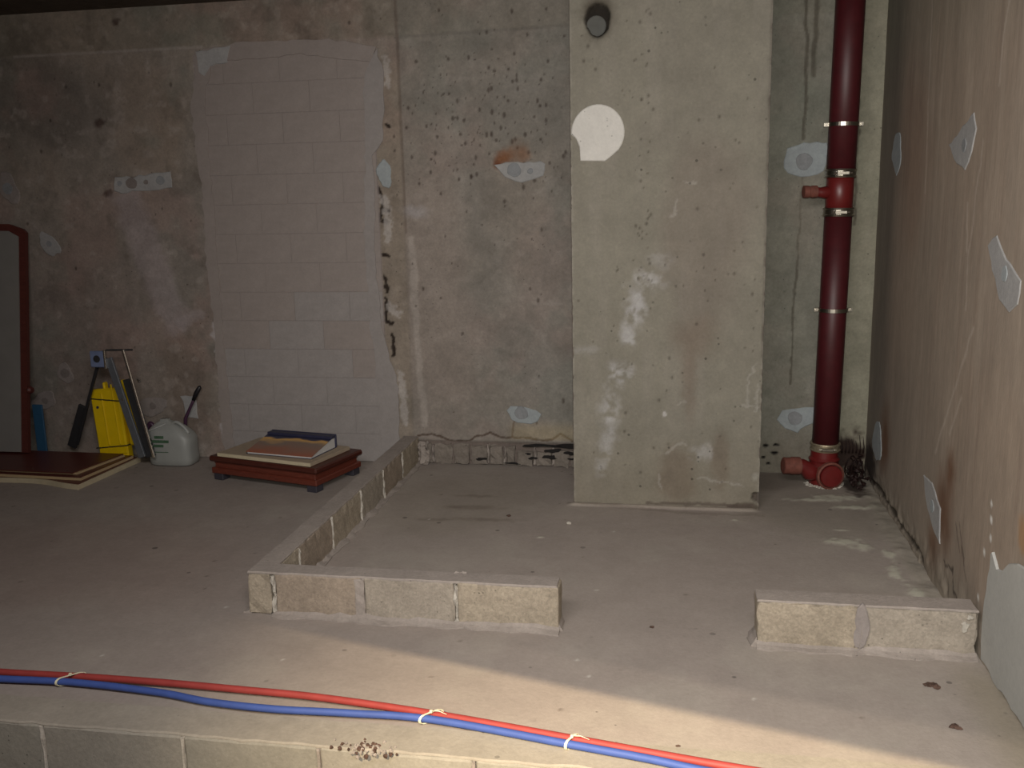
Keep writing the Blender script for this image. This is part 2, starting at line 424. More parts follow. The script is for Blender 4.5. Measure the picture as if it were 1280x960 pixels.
for a in ([(-3.24, 1.47), (-3.23, 1.37)], [(-3.27, 1.0), (-3.24, 0.7)]):
    k = S.line(a, 0.012, 0.014, 0.03); S.mix(k, (60, 50, 44)); S.H -= 0.005*k
S.mix(0.8*S.line([(-3.27, 0.98), (-3.22, 0.6), (-3.26, 0.2), (-3.2, 0.05)], 0.035, 0.04, 0.06), (156, 150, 146))
# render panel ground (its blocks sit on it)
pm = smooth(U, -3.27, -3.26)*(1-smooth(U, -2.02, -2.01))*(1-smooth(V, 2.79, 2.80))
S.mix(pm, (130, 121, 116)); S.H = np.where(pm > 0.5, -0.002, S.H)
# rust stains and bug-hole clusters

S.mix(0.45*S.ell(-1.03, 2.08, 0.05, 0.06, 0, 0.9), (122, 84, 56))
r = random.Random(3)
for k in range(420):
    if k < 260: cu, cv = r.gauss(-1.25, 0.33), r.gauss(2.3, 0.35)
    else: cu, cv = r.uniform(-5, 1.0), r.uniform(0.3, 3.05)
    if -3.35 < cu < -1.9 and cv < 2.85: continue
    sz = r.choice((0.003, 0.004, 0.005, 0.009))*r.uniform(0.8, 1.2)
    i0 = int((cu-0.04+5.9)/0.008); i1 = int((cu+0.04+5.9)/0.008); j0 = int((cv-0.05)/0.008); j1 = int((cv+0.05)/0.008)
    i0, j0 = max(i0, 0), max(j0, 0); i1, j1 = min(i1, U.shape[0]), min(j1, U.shape[1])
    if i1 <= i0 or j1 <= j0: continue
    d = np.hypot((U[i0:i1, j0:j1]-cu)/sz, (V[i0:i1, j0:j1]-cv)/(sz*r.uniform(1, 1.9)))
    m = (1-smooth(d, 0.6, 1.4))*0.7
    S.C[i0:i1, j0:j1] = S.C[i0:i1, j0:j1]*(1-m[..., None]) + s2l((60, 50, 44))*m[..., None]
    S.H[i0:i1, j0:j1] -= 0.004*m
for (a, b, c, d) in ((-3.8, 3.03, 0.035, 0.03), (-3.98, 1.90, 0.05, 0.03), (-4.0, 2.38, 0.05, 0.03)):
    S.mix(0.8*S.ell(a, b, c, d, 0.3, 0.6, 0.6), (62, 46, 40))
S.mix(0.95*S.ell(-1.16, 2.06, 0.085, 0.055, 0.5, 0.9, 0.5), (112, 76, 52))
S.mix(0.9*S.ell(-1.20, 2.025, 0.035, 0.03, 0, 0.9), (92, 54, 34))
S.mix(0.5*S.ell(-1.05, 2.10, 0.09, 0.09, 0, 0.9, 0.5), (122, 90, 66))
# diagonal plaster repair on the left
Pm = S.line([(-3.85, 1.84), (-3.72, 1.45), (-3.56, 1.02)], 0.16, 0.05, 0.1)
S.mix(0.7*Pm, (142, 132, 128)); S.H += 0.0025*Pm
S.mix(0.5*S.line([(-3.52, 0.98), (-3.38, 1.05)], 0.06, 0.03), (146, 138, 134))
# crack above the wall foot and the row of holes
ck = S.line([(-1.82, 0.20), (-1.71, 0.21), (-1.6, 0.17), (-1.48, 0.16), (-1.40, 0.19), (-1.3, 0.225), (-1.2, 0.185), (-1.13, 0.2), (-1.06, 0.205), (-0.95, 0.18), (-0.87, 0.185), (-0.81, 0.23), (-0.73, 0.18)], 0.010, 0.012, 0.05)
S.mix(0.85*ck, (70, 56, 46)); S.H -= 0.004*ck
S.mix(0.8*S.line([(-1.14, 0.2), (-1.13, 0.30), (-1.1, 0.34)], 0.008, 0.01), (84, 68, 56))
S.mix(0.35*smooth(U, -1.2, -1.1)*(1-smooth(U, -0.7, -0.64))*smooth(V, 0.17, 0.2)*(1-smooth(V, 0.24, 0.34)), (156, 140, 104))
ft = smooth(U, -1.86, -1.80)*(1-smooth(U, -0.66, -0.6))*(1-smooth(V, 0.15, 0.175))
S.mix(ft, (104, 94, 86)); S.H -= 0.012*ft
S.mix(0.6*S.line([(-0.62, 0.0), (-0.63, 3.1)], 0.02, 0.01), (88, 84, 78))
# right of the pillar
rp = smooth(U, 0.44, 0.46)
S.mix(0.65*rp, (110, 112, 99))
S.mix(0.45*rp*smooth(U, 0.93, 1.0), (142, 138, 116))
for a, wd in (([(0.70, 2.95), (0.72, 2.4), (0.71, 2.12)], 0.014), ([(0.71, 1.9), (0.705, 1.56), (0.70, 1.3), (0.685, 1.14), (0.69, 0.75), (0.68, 0.6)], 0.009), ([(0.76, 2.95), (0.755, 2.5)], 0.02), ([(1.02, 3.0), (1.03, 1.6)], 0.012), ([(0.98, 2.9), (0.99, 1.9)], 0.01)):
    k = S.line(a, wd, 0.012, 0.08); S.mix(0.65*k, (66, 60, 50)); S.H -= 0.002*k
S.mix(0.5*rp*S.ell(0.75, 1.7, 0.1, 0.4), (122, 116, 104))
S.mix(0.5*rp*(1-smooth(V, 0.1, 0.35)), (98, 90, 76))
for (a, b, c, d) in ((0.54, 0.18, 0.02, 0.012), (0.61, 0.185, 0.022, 0.008), (0.60, 0.13, 0.025, 0.013), (0.53, 0.10, 0.012, 0.01), (0.56, 0.06, 0.015, 0.01), (0.68, 0.07, 0.02, 0.01)):
    k = S.ell(a, b, c, d, 0, 0.4); S.mix(k, (20, 16, 14)); S.H -= 0.02*k
tar = S.ell(1.06, 0.14, 0.12, 0.17, 0.2, 0.4, 0.5, 0.05)
S.mix(0.95*tar, (40, 26, 22)); S.H += 0.012*tar*(fbm(U, V, 0.04, 77)-0.3)
S.H += (fbm(U, V, 0.35, 21)-0.5)*0.004 + (fbm(U, V, 0.05, 22, 2)-0.5)*0.0012
S.H = np.where(pm > 0.5, -0.0022, S.H)
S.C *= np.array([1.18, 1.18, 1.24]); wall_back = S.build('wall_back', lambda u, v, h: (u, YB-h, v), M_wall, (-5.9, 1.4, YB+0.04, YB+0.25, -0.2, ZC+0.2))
tag(wall_back, 'bare cast concrete back wall with a rendered blocked-up opening')

# --- the blocked-up opening: blocks under a thin render coat
mesh_cache = {}
def infill_block(x0, x1, z0, z1, mat, off):
    key = (round(x1-x0, 3), round(z1-z0, 3), mat.name)
    if key not in mesh_cache:
        bm = bmesh.new(); bm_box(bm, 0, x1-x0, -0.0005, 0.02, 0, z1-z0, 0.0)
        fe = [e for e in bm.edges if all(v.co.y < 0 for v in e.verts)]
        bmesh.ops.bevel(bm, geom=fe, offset=0.0012, segments=1, affect='EDGES')
        bmesh.ops.recalc_face_normals(bm, faces=bm.faces[:])
        me = bpy.data.meshes.new('block'); bm.to_mesh(me); bm.free(); me.materials.append(mat); mesh_cache[key] = me
    o = bpy.data.objects.new('block', mesh_cache[key]); COL.objects.link(o)
    o.location = (x0, YB-off, z0); o.parent = wall_back
r = random.Random(5)
zz = 0.0; row = 0
while zz < 2.78:
    z1 = min(zz+0.2, 2.795)
    x = -3.258; first = 0.4 if row % 2 == 0 else 0.2
    wd = first
    while x < -2.03:
        x1 = min(x+wd, -2.02)
        if -2.02-x1 < 0.05: x1 = -2.02
        infill_block(x+0.0006, x1-0.0006, zz+0.0006, z1-0.0006, M_render if (r.random() < 0.6 or zz > 1.3) and zz > 0.5 else M_render2, r.uniform(-0.0008, 0.0008))
        x = x1; wd = 0.4
    zz += 0.2; row += 1

def ragged_poly(pts, amp, sub, seed):
    rd = random.Random(seed); out = []
    n = len(pts)
    for i in range(n):
        a = Vector(pts[i]); b = Vector(pts[(i+1) % n]); L = (b-a).length
        k = max(1, int(L/sub)); nrm = Vector((-(b-a).y, (b-a).x))/max(L, 1e-6)
        for j in range(k):
            p = a.lerp(b, j/k)
            out.append(p + nrm*rd.uniform(-amp, amp) + (b-a)/L*rd.uniform(-amp, amp)*0.3)
    return out

def sheet(name, pts, fn, t, mat, parent, rim=0.6, sunk=0.010):
    """thin slab of filler with a feathered rim. fn(u, v, h) -> room point"""
    n = len(pts)
    area = sum(pts[k][0]*pts[(k+1) % n][1] - pts[(k+1) % n][0]*pts[k][1] for k in range(n))
    if area < 0: pts = list(reversed(pts))
    pts = [Vector((p[0], p[1])) for p in pts]
    ins = []
    for k, p in enumerate(pts):
        e = pts[(k+1) % n] - pts[k-1]; nn = Vector((-e.y, e.x)).normalized()
        ins.append(p + nn*min(0.008*rim, math.sqrt(abs(area))*0.08))
    V = [fn(p.x, p.y, -sunk) for p in pts] + [fn(p.x, p.y, t*0.3) for p in pts] + [fn(q.x, q.y, t) for q in ins]
    F = []
    for k in range(n):
        j = (k+1) % n
        F.append((k, j, n+j, n+k)); F.append((n+k, n+j, 2*n+j, 2*n+k))
    for tri in tessellate_polygon([[Vector((q.x, q.y, 0)) for q in ins]]): F.append(tuple(2*n+i for i in tri))
    me = bpy.data.meshes.new(name); me.from_pydata([tuple(v) for v in V], [], F)
    return link(name, me, mat, parent)

def blob(cu, cv, ru, rv, rot, seed, n=22, amp=0.14):
    rd = random.Random(seed); ph = [rd.uniform(0, 6.28) for _ in range(4)]; out = []
    for k in range(n):
        a = 2*math.pi*k/n
        s = 1 + amp*(math.sin(2*a+ph[0])*0.6 + math.sin(3*a+ph[1])*0.6 + math.sin(5*a+ph[2])*0.4) + rd.uniform(-amp, amp)*0.35
        x, y = ru*s*math.cos(a), rv*s*math.sin(a)
        out.append((cu + x*math.cos(rot)-y*math.sin(rot), cv + x*math.sin(rot)+y*math.cos(rot)))
    return out

onB = lambda u, v, h: (u, YB-h, v)
onP = lambda u, v, h: (u, YP-h, v)
def onR(u, v, h): return (XR-h, u, v)

# ragged render margins of the opening
outL = [(-3.24, 2.83), (-3.26, 2.66), (-3.31, 2.48), (-3.30, 2.27), (-3.28, 1.95), (-3.29, 1.4), (-3.27, 1.0), (-3.28, 0.72), (-3.27, 0.02)]
inL = [(-3.19, 0.02), (-3.21, 0.8), (-3.20, 1.4), (-3.20, 2.0), (-3.2, 2.5), (-3.14, 2.72)]
sheet('render_margin', ragged_poly(outL[:1]+outL[1:]+inL, 0.010, 0.045, 1), onB, 0.006, M_render, wall_back, 0.2)
outR = [(-1.98, 2.78), (-1.94, 2.63), (-1.96, 2.2), (-2.04, 2.1), (-2.04, 1.87), (-2.06, 1.44), (-2.04, 1.01), (-1.99, 0.72), (-1.94, 0.62), (-1.93, 0.3), (-1.96, 0.02)]
inR = [(-2.08, 0.02), (-2.09, 0.6), (-2.12, 1.0), (-2.13, 1.5), (-2.10, 2.0), (-2.08, 2.6)]
sheet('render_margin', ragged_poly(outR+inR, 0.009, 0.045, 2), onB, 0.006, M_render2, wall_back, 0.2)
sheet('render_margin', ragged_poly([(-3.2, 2.83), (-2.9, 2.86), (-2.3, 2.85), (-1.98, 2.79), (-2.02, 2.70), (-2.5, 2.765), (-3.15, 2.74)], 0.008, 0.05, 3), onB, 0.0065, M_render, wall_back, 0.2)
tag(sheet('filler_patch', ragged_poly([(-3.24, 2.82), (-2.98, 2.84), (-3.02, 2.74), (-3.14, 2.72), (-3.19, 2.66), (-3.23, 2.68)], 0.008, 0.04, 4), onB, 0.009, M_fill, wall_back), 'pale filler smear at the upper left corner of the rendered opening')

def patch(fn, cu, cv, ru, rv, rot, seed, mat, parent, plugs=(), label=None, t=0.007, outline=None, amp=0.14):
    o = sheet('filler_patch', outline or blob(cu, cv, ru, rv, rot, seed, amp=amp), fn, t, mat, parent)
    if label: o['label'] = label
    for k, (pu, pv, pr, pm_) in enumerate(plugs):
        sheet('plug', blob(pu, pv, pr, pr*0.95, 0, seed*7+k, 16, 0.06), fn, t+0.0025, pm_, o, sunk=-t+0.001)
    return o

patch(onB, 0, 0, 0, 0, 0, 10, M_fill, wall_back, [(-3.89, 1.965, 0.022, M_plug), (-3.80, 1.965, 0.045, M_plugdim), (-3.69, 1.97, 0.02, M_plugdim), (-3.58, 1.98, 0.036, M_plug)],
      'wide pale filler bar with four grey plugs, upper left of the wall', outline=ragged_poly([(-3.94, 1.92), (-3.88, 1.90), (-3.72, 1.91), (-3.5, 1.93), (-3.5, 2.03), (-3.62, 2.03), (-3.78, 2.01), (-3.93, 2.01)], 0.008, 0.04, 8))
patch(onB, -4.49, 1.55, 0.062, 0.10, 0.6, 11, M_fill, wall_back, [(-4.49, 1.555, 0.026, M_plug)])
patch(onB, -4.76, 1.95, 0.07, 0.12, 0.2, 12, M_filldim, wall_back, [(-4.77, 1.95, 0.045, M_plug)])
patch(onB, -4.48, 0.61, 0.055, 0.085, 0.25, 13, M_filldim, wall_back, [(-4.48, 0.61, 0.04, M_plugdim)])
patch(onB, -4.68, 0.40, 0.10, 0.07, 0.2, 14, M_filldim, wall_back, [(-4.67, 0.40, 0.03, M_plugdim)])
patch(onB, -3.81, 0.37, 0.12, 0.07, 0, 15, M_filldim, wall_back, [(-3.80, 0.375, 0.03, M_plugdim)])
patch(onB, 0, 0, 0, 0, 0, 16, M_fill, wall_back, (), outline=ragged_poly([(-3.58, 0.45), (-3.46, 0.46), (-3.45, 0.28), (-3.56, 0.29), (-3.55, 0.37)], 0.007, 0.04, 12))
patch(onB, -1.965, 1.985, 0.05, 0.09, 0, 17, M_fillblue, wall_back)
patch(onB, 0, 0, 0, 0, 0, 18, M_fill, wall_back, [(-1.09, 1.985, 0.05, M_plug), (-0.985, 1.975, 0.022, M_plug)], 'pale filler patch under the rust stain between opening and pillar',
      outline=ragged_poly([(-1.22, 2.015), (-1.14, 2.03), (-0.92, 2.035), (-0.89, 2.02), (-0.90, 1.94), (-1.04, 1.905), (-1.16, 1.94)], 0.007, 0.035, 15))
patch(onB, 0, 0, 0, 0, 0, 19, M_fillblue, wall_back, [(-1.075, 0.37, 0.05, M_plug)], 'low pale filler patch left of the pillar',
      outline=ragged_poly([(-1.18, 0.39), (-1.15, 0.42), (-1.04, 0.42), (-0.94, 0.37), (-0.96, 0.31), (-1.06, 0.29), (-1.15, 0.32)], 0.010, 0.035, 16))
patch(onB, 0, 0, 0, 0, 0, 20, M_fillblue, wall_back, [(0.72, 1.99, 0.055, M_plug)], 'bluish filler patch beside the upper pipe branch',
      outline=ragged_poly([(0.60, 1.95), (0.62, 2.07), (0.68, 2.1), (0.86, 2.1), (0.84, 1.93), (0.76, 1.89), (0.66, 1.9)], 0.010, 0.035, 17))
patch(onB, 0, 0, 0, 0, 0, 21, M_fillblue, wall_back, [(0.72, 0.37, 0.05, M_plug)], 'bluish filler patch beside the foot of the pipe',
      outline=ragged_poly([(0.60, 0.36), (0.64, 0.42), (0.74, 0.44), (0.88, 0.44), (0.88, 0.34), (0.78, 0.32), (0.74, 0.26), (0.66, 0.3)], 0.010, 0.035, 18))

# --- the row of broken blocks at the foot of the wall
xs = [-1.79, -1.70, -1.56, -1.435, -1.31, -1.195, -1.115, -0.985, -0.86, -0.745, -0.645]
for k, (a, b) in enumerate(zip(xs, xs[1:])):
    h = 0.15 + random.uniform(-0.012, 0.006)
    if k >= 6: h -= 0.035
    o = rough_box('brick', a+0.006, b-0.006, YB-0.012-0.01*random.random(), YB+0.02, 0.0, h, M_inner, wall_back, 0.004, 0.04, 0.005, 40+k)
for k, x in enumerate(xs[1:-1]):
    if k in (0, 3, 4, 6, 7): rough_box('mortar_joint', x-0.006, x+0.006, YB-0.016, YB+0.01, 0.01, 0.135+0.01*(k % 2), M_mortar, wall_back, 0.003, 0.03, 0.002, 60+k)
for k, (u, v, a, b) in enumerate(((-1.36, 0.045, 0.035, 0.010), (-0.95, 0.15, 0.12, 0.010), (-0.77, 0.15, 0.10, 0.014), (-0.86, 0.115, 0.05, 0.014), (-0.73, 0.10, 0.05, 0.012), (-0.88, 0.07, 0.045, 0.014), (-1.0, 0.06, 0.03, 0.008), (-1.14, 0.02, 0.05, 0.006), (-0.72, 0.06, 0.03, 0.008), (-1.03, 0.09, 0.02, 0.006))):
    sheet('broken_gap', blob(u, v, a, b, 0, 200+k, 18, 0.3), lambda u_, v_, h_: (u_, YB-0.024-h_, v_), 0.003, M_speck, wall_back)

# ================================================================== PILLAR
S = Surf(-0.632, 0.445, 0.0, ZC, 0.008, (139, 136, 122))
U, V = S.U, S.V
S.mix(0.5*smooth(fbm(U, V, 0.6, 31), 0.45, 0.65), (132, 128, 116))
S.mix(0.35*smooth(fbm(U, V, 0.10, 32, 4, 8), 0.5, 0.75), (148, 144, 132))
S.mix(0.35*S.ell(0.1, 1.6, 0.25, 0.6), (126, 114, 104))
S.mix(0.55*S.ell(0.05, 1.0, 0.16, 0.16, 0, 0.8), (120, 106, 92))
S.mix(0.5*S.ell(0.04, 0.75, 0.05, 0.25, 0, 0.8), (122, 108, 94))
S.mix(0.6*S.ell(-0.03, 0.2, 0.13, 0.22, 0, 0.5), (118, 106, 92))
S.mix(0.55*S.ell(0.22, 0.3, 0.06, 0.2, 0, 0.5), (120, 108, 94))
S.mix(0.3*(1-smooth(V, 0.0, 0.6)), (132, 122, 102))
for k, (a, b, c, d, st_) in enumerate(((-0.20, 1.33, 0.10, 0.07, 0.95), (-0.27, 1.18, 0.06, 0.12, 0.95), (-0.31, 1.02, 0.05, 0.08, 0.8), (-0.36, 0.80, 0.09, 0.09, 0.85), (-0.42, 0.55, 0.06, 0.16, 0.8), (-0.44, 0.36, 0.05, 0.10, 0.6), (-0.47, 0.22, 0.04, 0.06, 0.5), (-0.56, 0.93, 0.07, 0.03, 0.35), (0.12, 0.34, 0.08, 0.07, 0.5), (-0.13, 1.45, 0.08, 0.06, 0.3))):
    S.mix(st_*S.ell(a, b, c, d, 0, 0.9, 0.6, 0.05)*smooth(fbm(U, V, 0.05, 300+k), 0.3, 0.55), (184, 184, 180))
for a in ([(0.33, 0.62), (0.44, 0.615)], [(-0.02, 0.62), (0.02, 0.625)], [(0.37, 0.62), (0.36, 0.75), (0.41, 0.86)], [(0.41, 0.58), (0.425, 0.75)], [(-0.08, 0.33), (-0.03, 0.38), (0.03, 0.385)], [(0.16, 0.38), (0.17, 0.30)], [(-0.13, 0.2), (-0.12, 0.1)], [(-0.05, 1.78), (-0.05, 1.7), (-0.08, 1.69)], [(0.0, 1.88), (0.05, 1.87)], [(0.1, 0.18), (0.35, 0.14)]):
    S.mix(0.4*S.line(a, 0.009, 0.02, 0.03), (178, 176, 166))
S.mix(0.9*S.ell(-0.10, 0.56, 0.014, 0.016), (192, 190, 184))
for e0, wd in ((-0.632, 0.016), (0.445, 0.014)):
    m = (1-smooth(np.abs(U-e0), 0.0, wd))*smooth(fbm(U, V, 0.03, 41), 0.35, 0.55)
    S.mix(0.55*m, (164, 160, 148)); S.H -= 0.012*m*smooth(fbm(U, V, 0.05, 42), 0.5, 0.7)
cr = S.ell(0.44, 0.07, 0.035, 0.035, 0.3, 0.4); S.H -= 0.03*cr; S.mix(cr, (96, 88, 78))
bt = S.ell(0.36, 0.012, 0.12, 0.028, 0.06, 0.4); S.mix(0.8*bt, (84, 74, 64))
bt = S.line([(-0.2, 0.012), (0.1, 0.02), (0.4, 0.02)], 0.014, 0.012); S.mix(0.7*bt, (92, 82, 74))
chp = S.ell(0.42, 0.20, 0.022, 0.03); S.mix(0.7*chp, (160, 158, 146)); S.H -= 0.006*chp
ring = S.ell(-0.47, 2.77, 0.115, 0.13, 0, 0.5, 0.4, 0.08); S.mix(0.8*ring, (82, 76, 64))
hole = S.ell(-0.478, 2.75, 0.075, 0.10, 0, 0.25, 0.15, 0.05); S.mix(hole, (44, 40, 34)); hole_m = hole
for k in range(110):
    cu, cv = random.uniform(-0.6, 0.42), random.uniform(0.2, 3.0)
    if k < 40: cu = random.gauss(-0.22, 0.03); cv = random.uniform(1.3, 2.8)
    if k in range(40, 60): cu = random.gauss(0.05, 0.18); cv = random.gauss(1.35, 0.12)
    m = 1-smooth(np.hypot((U-cu), (V-cv)*0.8), 0.002, random.choice((0.007, 0.008, 0.009, 0.013))); S.mix(0.6*m, (66, 58, 50)); S.H -= 0.003*m
S.mix(0.4*S.line([(0.44, 2.9), (0.44, 0.9)], 0.012, 0.004), (92, 86, 76))
S.H += (fbm(U, V, 0.3, 43)-0.5)*0.003
S.H -= 0.06*smooth(hole_m, 0.5, 0.9)
S.C *= np.array([0.85, 0.83, 0.86]); pillar = S.build('pillar', lambda u, v, h: (u, YP-h, v), M_pillar, None)
tag(pillar, 'broad cast concrete pillar with a white round filler patch and a hole near the top')
# its body behind the face (sides and core)
mk('pillar_side', [(-0.632, YP-0.001, 0), (-0.632, YB+0.02, 0), (-0.632, YB+0.02, ZC), (-0.632, YP-0.001, ZC), (-0.622, YP+0.02, 0), (-0.622, YB+0.02, 0), (-0.622, YB+0.02, ZC), (-0.622, YP+0.02, ZC)],
   [(0, 1, 2, 3), (4, 7, 6, 5), (0, 3, 7, 4), (1, 5, 6, 2), (0, 4, 5, 1), (3, 2, 6, 7)], M_plain_wall, pillar)
mk('pillar_side', [(0.445, YP-0.001, 0), (0.445, YB+0.02, 0), (0.445, YB+0.02, ZC), (0.445, YP-0.001, ZC), (0.435, YP+0.02, 0), (0.435, YB+0.02, 0), (0.435, YB+0.02, ZC), (0.435, YP+0.02, ZC)],
   [(0, 1, 2, 3), (4, 7, 6, 5), (0, 3, 7, 4), (1, 5, 6, 2), (0, 4, 5, 1), (3, 2, 6, 7)], M_plain_wall, pillar)
disc = [(-0.48+0.148*math.cos(a), 2.155+0.152*math.sin(a)) for a in [math.radians(d) for d in range(-38, 186, 10)]]
disc += [(-0.627, 2.15), (-0.60, 2.125), (-0.582, 2.08), (-0.578, 2.005), (-0.44, 2.0), (-0.40, 2.03)]
patch(onP, 0, 0, 0, 0, 0, 30, M_white, pillar, (), 'white round filler patch cut straight at its lower edge', outline=disc, t=0.006)
lathe('pipe_stub', (-0.49, YP+0.10, 2.725), (-0.49, YP+0.02, 2.725), [(0, 0.055), (0.055, 0.055), (0.058, 0.05), (0.058, 0.01)], M_stub, pillar, 20)

# ================================================================== RIGHT WALL
S = Surf(2.6, 6.30, 0.0, ZC, 0.010, (141, 128, 114))
U, V = S.U, S.V
S.mix(0.5*smooth(fbm(U, V, 0.7, 51), 0.42, 0.65), (134, 124, 112))
S.mix(0.45*smooth(fbm(U, V, 0.07, 52, 4, 12), 0.48, 0.75), (154, 142, 128))
S.mix(0.35*smooth(fbm(U, V, 0.05, 53, 3, 16), 0.55, 0.8), (120, 104, 92))
S.mix(0.7*smooth(U, 5.6, 5.95), (94, 90, 82))                    # darker strip towards the corner
S.mix(0.35*smooth(V, 2.2, 2.9), (112, 114, 98))
S.mix(0.5*S.ell(5.35, 2.0, 0.35, 0.5, 0, 0.9), (128, 104, 88))
S.mix(0.4*(1-smooth(V, 0.4, 1.2))*smooth(U, 4.2, 5.0), (126, 118, 108))
for (a, b, c, d) in ((4.42, 0.36, 0.17, 0.22), (4.55, 0.14, 0.12, 0.14), (5.72, 0.38, 0.14, 0.25), (4.34, 0.58, 0.10, 0.12)):
    S.mix(0.85*S.ell(a, b, c, d, 0, 0.9, 0.3), (98, 68, 48))
S.mix(0.6*S.ell(3.4, 0.63, 0.07, 0.08), (150, 112, 70))
for a in ([(4.2, 2.0), (4.3, 1.5), (4.28, 1.3)], [(4.15, 1.25), (4.4, 0.9), (4.6, 0.6)], [(4.25, 0.95), (4.38, 0.75)], [(5.2, 2.9), (5.1, 1.8)], [(3.98, 2.6), (4.05, 2.2)], [(4.35, 1.75), (4.33, 1.55)]):
    S.mix(0.4*S.line(a, 0.012, 0.02, 0.1), (176, 166, 154))
for a in ([(4.15, 0.42), (4.05, 0.28)], [(4.1, 0.33), (4.0, 0.22)], [(4.2, 0.40), (4.12, 0.3)]):
    k = S.line(a, 0.008, 0.008); S.mix(0.6*k, (78, 66, 58))
# broken foot: mortar washed out along the floor
foot = 1-smooth(V, 0.05, 0.20 + 0.10*fbm(U, V, 0.3, 61))
S.mix(0.5*foot, (124, 118, 106)); S.H += foot*(fbm(U, V, 0.07, 62)-0.45)*0.02
k = S.line([(6.2, 0.03), (5.6, 0.06), (5.2, 0.03), (4.9, 0.05), (4.7, 0.03)], 0.022, 0.03, 0.06); S.mix(0.9*k, (48, 42, 34)); S.H -= 0.012*k
k = S.line([(4.35, 0.16), (4.2, 0.19), (4.15, 0.11), (4.05, 0.07), (3.9, 0.05)], 0.010, 0.02); S.mix(0.9*k, (66, 58, 52))
S.mix(0.8*S.line([(4.05, 0.05), (3.92, 0.03)], 0.03, 0.02), (92, 78, 74))
S.mix(0.9*S.ell(6.12, 0.12, 0.22, 0.17, -0.3, 0.5, 0.5, 0.05), (38, 26, 22))
for p in ((3.76, 0.63), (3.75, 0.57), (3.8, 0.42), (3.74, 0.5), (3.83, 0.22)): S.mix(0.9*S.ell(p[0], p[1], 0.014, 0.014), (206, 206, 202))
S.H += (fbm(U, V, 0.5, 63)-0.5)*0.006
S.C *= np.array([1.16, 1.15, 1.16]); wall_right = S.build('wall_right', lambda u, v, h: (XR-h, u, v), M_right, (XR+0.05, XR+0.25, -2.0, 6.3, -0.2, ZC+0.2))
tag(wall_right, 'bare concrete side wall with board marks, rust stains and smooth plaster at the near foot')
box('side_wall_near', XR, XR+0.06, -2.0, 2.602, -0.2, ZC, M_plain_wall, wall_right)
patch(onR, 5.80, 2.01, 0.12, 0.11, 0, 70, M_fillblue, wall_right, t=0.004)
patch(onR, 0, 0, 0, 0, 0, 71, M_fill, wall_right, [(4.45, 1.99, 0.035, M_plug)], 'pale pointed filler patch, upper side wall', outline=ragged_poly([(4.70, 2.0), (4.58, 2.04), (4.34, 2.12), (4.30, 2.05), (4.34, 1.95), (4.42, 1.89), (4.60, 1.93)], 0.006, 0.04, 21), t=0.004)
patch(onR, 0, 0, 0, 0, 0, 72, M_fill, wall_right, [(3.80, 1.50, 0.035, M_fillblue)], None, outline=ragged_poly([(4.03, 1.60), (3.93, 1.63), (3.80, 1.56), (3.62, 1.49), (3.64, 1.40), (3.73, 1.36), (3.84, 1.40), (3.95, 1.5)], 0.007, 0.04, 22), t=0.004)
patch(onR, 5.92, 0.32, 0.12, 0.13, 0.1, 73, M_fillblue, wall_right, t=0.004)
patch(onR, 0, 0, 0, 0, 0, 74, M_fill, wall_right, [(4.58, 0.35, 0.034, M_fillblue)], 'pale almond-shaped filler patch inside a rust stain', outline=ragged_poly([(4.78, 0.45), (4.62, 0.45), (4.45, 0.38), (4.42, 0.22), (4.55, 0.25), (4.70, 0.33)], 0.006, 0.035, 23), t=0.004)
tag(sheet('plaster_sheet', ragged_poly([(3.72, 0.01), (3.73, 0.15), (3.72, 0.30), (3.70, 0.45), (3.68, 0.47), (3.62, 0.42), (3.56, 0.43), (3.50, 0.50), (3.42, 0.52), (3.30, 0.55), (3.0, 0.6), (2.7, 0.6), (2.7, 0.01), (3.3, 0.008)], 0.010, 0.05, 24), onR, 0.010, M_smooth, wall_right, 0.4), 'smooth blue-grey plaster sheet with a ragged edge')

# ================================================================== FLOOR
S = Surf(-5.9, 1.20, 2.93, 6.31, 0.010, (150, 139, 130))
U, V = S.U, S.V
S.mix(0.5*smooth(fbm(U, V, 0.8, 81), 0.42, 0.65), (144, 132, 124))
S.mix(0.35*smooth(fbm(U, V, 0.3, 82), 0.5, 0.72), (158, 149, 138))
S.mix(0.45*S.ell(-3.2, 4.3, 1.3, 0.8), (142, 124, 114))
S.mix(0.4*S.ell(-1.3, 5.5, 0.5, 0.6), (136, 126, 112))
S.mix(0.45*S.ell(0.85, 5.6, 0.5, 0.6), (132, 124, 110))
S.mix(0.35*S.ell(0.8, 4.1, 0.4, 0.3), (138, 126, 114))
S.mix(0.5*smooth(U, 0.95, 1.12)*(1-smooth(V, 3.5, 3.8)), (132, 122, 100))
for (a, b, c, d) in ((-1.25, 5.58, 0.15, 0.035), (-1.2, 5.36, 0.20, 0.05), (-1.1, 5.15, 0.22, 0.035), (-1.4, 5.12, 0.12, 0.03), (-1.35, 5.35, 0.06, 0.03)):
    S.mix(0.40*S.ell(a, b, c, d, 0, 0.8, 0.5), (98, 86, 74))
for (a, b, c, d) in ((0.93, 5.78, 0.14, 0.06), (0.78, 5.72, 0.15, 0.03), (1.0, 5.6, 0.12, 0.03), (0.86, 5.02, 0.10, 0.06), (0.93, 4.95, 0.05, 0.05), (1.04, 4.85, 0.03, 0.07), (1.02, 4.6, 0.03, 0.12), (1.06, 4.3, 0.03, 0.16), (1.08, 4.1, 0.02, 0.1), (0.3, 5.3, 0.02, 0.01), (-0.75, 4.9, 0.03, 0.01), (0.86, 5.2, 0.05, 0.01)):
    k = S.ell(a, b, c, d, 0, 0.7, 0.8, 0.03); S.mix(0.75*k, (186, 182, 164)); S.H += 0.004*k
